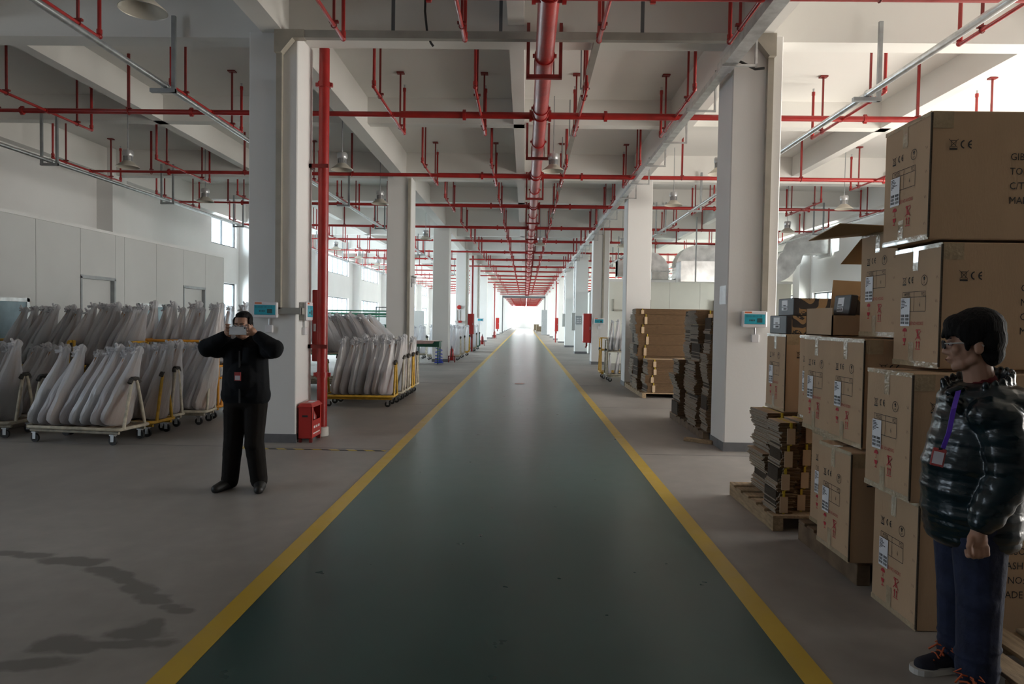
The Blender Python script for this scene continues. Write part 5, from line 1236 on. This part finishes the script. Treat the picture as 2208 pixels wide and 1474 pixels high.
def sneaker(ankle, dirv, label=None):
    d = Vector(dirv).normalized(); s = Vector((-d.y, d.x, 0)); A = Vector((ankle.x, ankle.y, 0)) - d * .055
    t = obj('sneaker', None, man2); 
    def ringp(u, w_, z): return (A + d * u * .285 + s * w_) + Vector((0, 0, z))
    W = [(0, .022), (.05, .034), (.2, .038), (.4, .036), (.6, .043), (.78, .048), (.9, .042), (.97, .028), (1.0, .012)]
    out = [ringp(u, w_, 0) for u, w_ in W] + [ringp(u, -w_, 0) for u, w_ in reversed(W)]
    MB().loft([[p + Vector((0, 0, .001)) for p in out], [p + Vector((0, 0, .028)) for p in out]]).build('sole', 'sole_white', t)
    up_ = MB(); up_.cap(A + d * .045 + Vector((0, 0, .055)), A + d * .12 + Vector((0, 0, .055)), .036, .038); up_.cap(A + d * .12 + Vector((0, 0, .055)), A + d * .235 + Vector((0, 0, .036)), .040, .034); up_.cap(A + d * .06 + Vector((0, 0, .07)), A + d * .075 + Vector((0, 0, .11)), .040, .042); up_.ell(A + d * .21 + Vector((0, 0, .035)), (.05, .045, .028))
    up_.v = [(x, y, max(z, .02)) for x, y, z in up_.v]
    organic('upper', up_, 'shoe_navy', t, .006, 3)
    lc = MB()
    for k in range(4):
        c_ = A + d * (.12 + .024 * k) + Vector((0, 0, .101 - .010 * k)); lc.tube([c_ - s * .028 - d * .006 - Vector((0, 0, .008)), c_ + Vector((0, 0, .003)), c_ + s * .028 + d * .006 - Vector((0, 0, .008))], .0045, 6)
    c_ = A + d * .115 + Vector((0, 0, .108))
    for q in (-1, 1): lc.tube([c_, c_ + s * q * .03 + Vector((0, 0, .022)), c_ + s * q * .055 + d * .01 + Vector((0, 0, .002)), c_ + s * q * .02], .004, 6).tube([c_, c_ + s * q * .02 + d * .03 + Vector((0, 0, .008)), c_ + s * q * .035 + d * .06 - Vector((0, 0, .02))], .004, 6)
    o = lc.build('lace', 'lace_orange', t); o['kind'] = 'stuff'
sneaker(L2[0][2] + Vector((-.01, 0, 0)), (-.75, -.66, 0)); sneaker(L2[1][2] + Vector((.0, -.01, 0)), (-.98, -.16, 0))
hf = MB(); hf.ell((0, .022, .062), (.094, .106, .090)); hf.ell((0, .050, .015), (.088, .078, .095)); hf.ell((0, .06, -.05), (.066, .056, .06)); hf.ell((0, -.045, .078), (.078, .062, .050))
for s in (-1, 1): hf.ell((s * .078, -.01, .045), (.020, .055, .058)); hf.ell((s * .078, -.028, -.008), (.010, .012, .030))
for k in range(9):
    a_ = -1.0 + k * .25; hf.cap((.07 * math.sin(a_), -.085 * math.cos(a_) * .95, .085), (.072 * math.sin(a_), -.107 * math.cos(a_), .030 + .008 * (k % 2)), .020, .010, 8)
hh_ = MB(); hh_.merge(hf, MH2); organic('hair', hh_, 'hair_black', man2, .005, 2)
face_bits(man2, MH2)
glasses(man2, MH2, 'ink_black', 'enclosure_grey', .0032)
st2 = [at(2066, 842, 2.91), at(2056, 880, 2.80), at(2046, 930, 2.775), at(2032, 968, 2.77)]
sr = []
ln = MB()
for a, b in zip(st2[:-1], st2[1:]):
    n_ = Vector((.009, -.002, .003)); ln.loft([[a - n_, a + n_, a + n_ + Vector((0, -.003, 0)), a - n_ + Vector((0, -.003, 0))], [b - n_, b + n_, b + n_ + Vector((0, -.003, 0)), b - n_ + Vector((0, -.003, 0))]])
ln.build('lanyard', 'lanyard_purple', man2)
bc = at(2023, 985, 2.775)
bd = MB().cbox(-.024, .024, -.003, .003, -.038, .036, .003).xf(Matrix.Translation(bc) @ Matrix.Rotation(-.55, 4, 'Z') @ Matrix.Rotation(.15, 4, 'Y')).build('badge', 'badge_red', man2); MB().box(-.018, .018, -.005, -.003, -.028, .022).xf(Matrix.Translation(bc) @ Matrix.Rotation(-.55, 4, 'Z') @ Matrix.Rotation(.15, 4, 'Y')).build('badge_card', 'badge_card', bd)
MB().tube([bc + Vector((.0, 0, .035)), st2[-1]], .006, 8).build('clip', 'ink_black', man2)
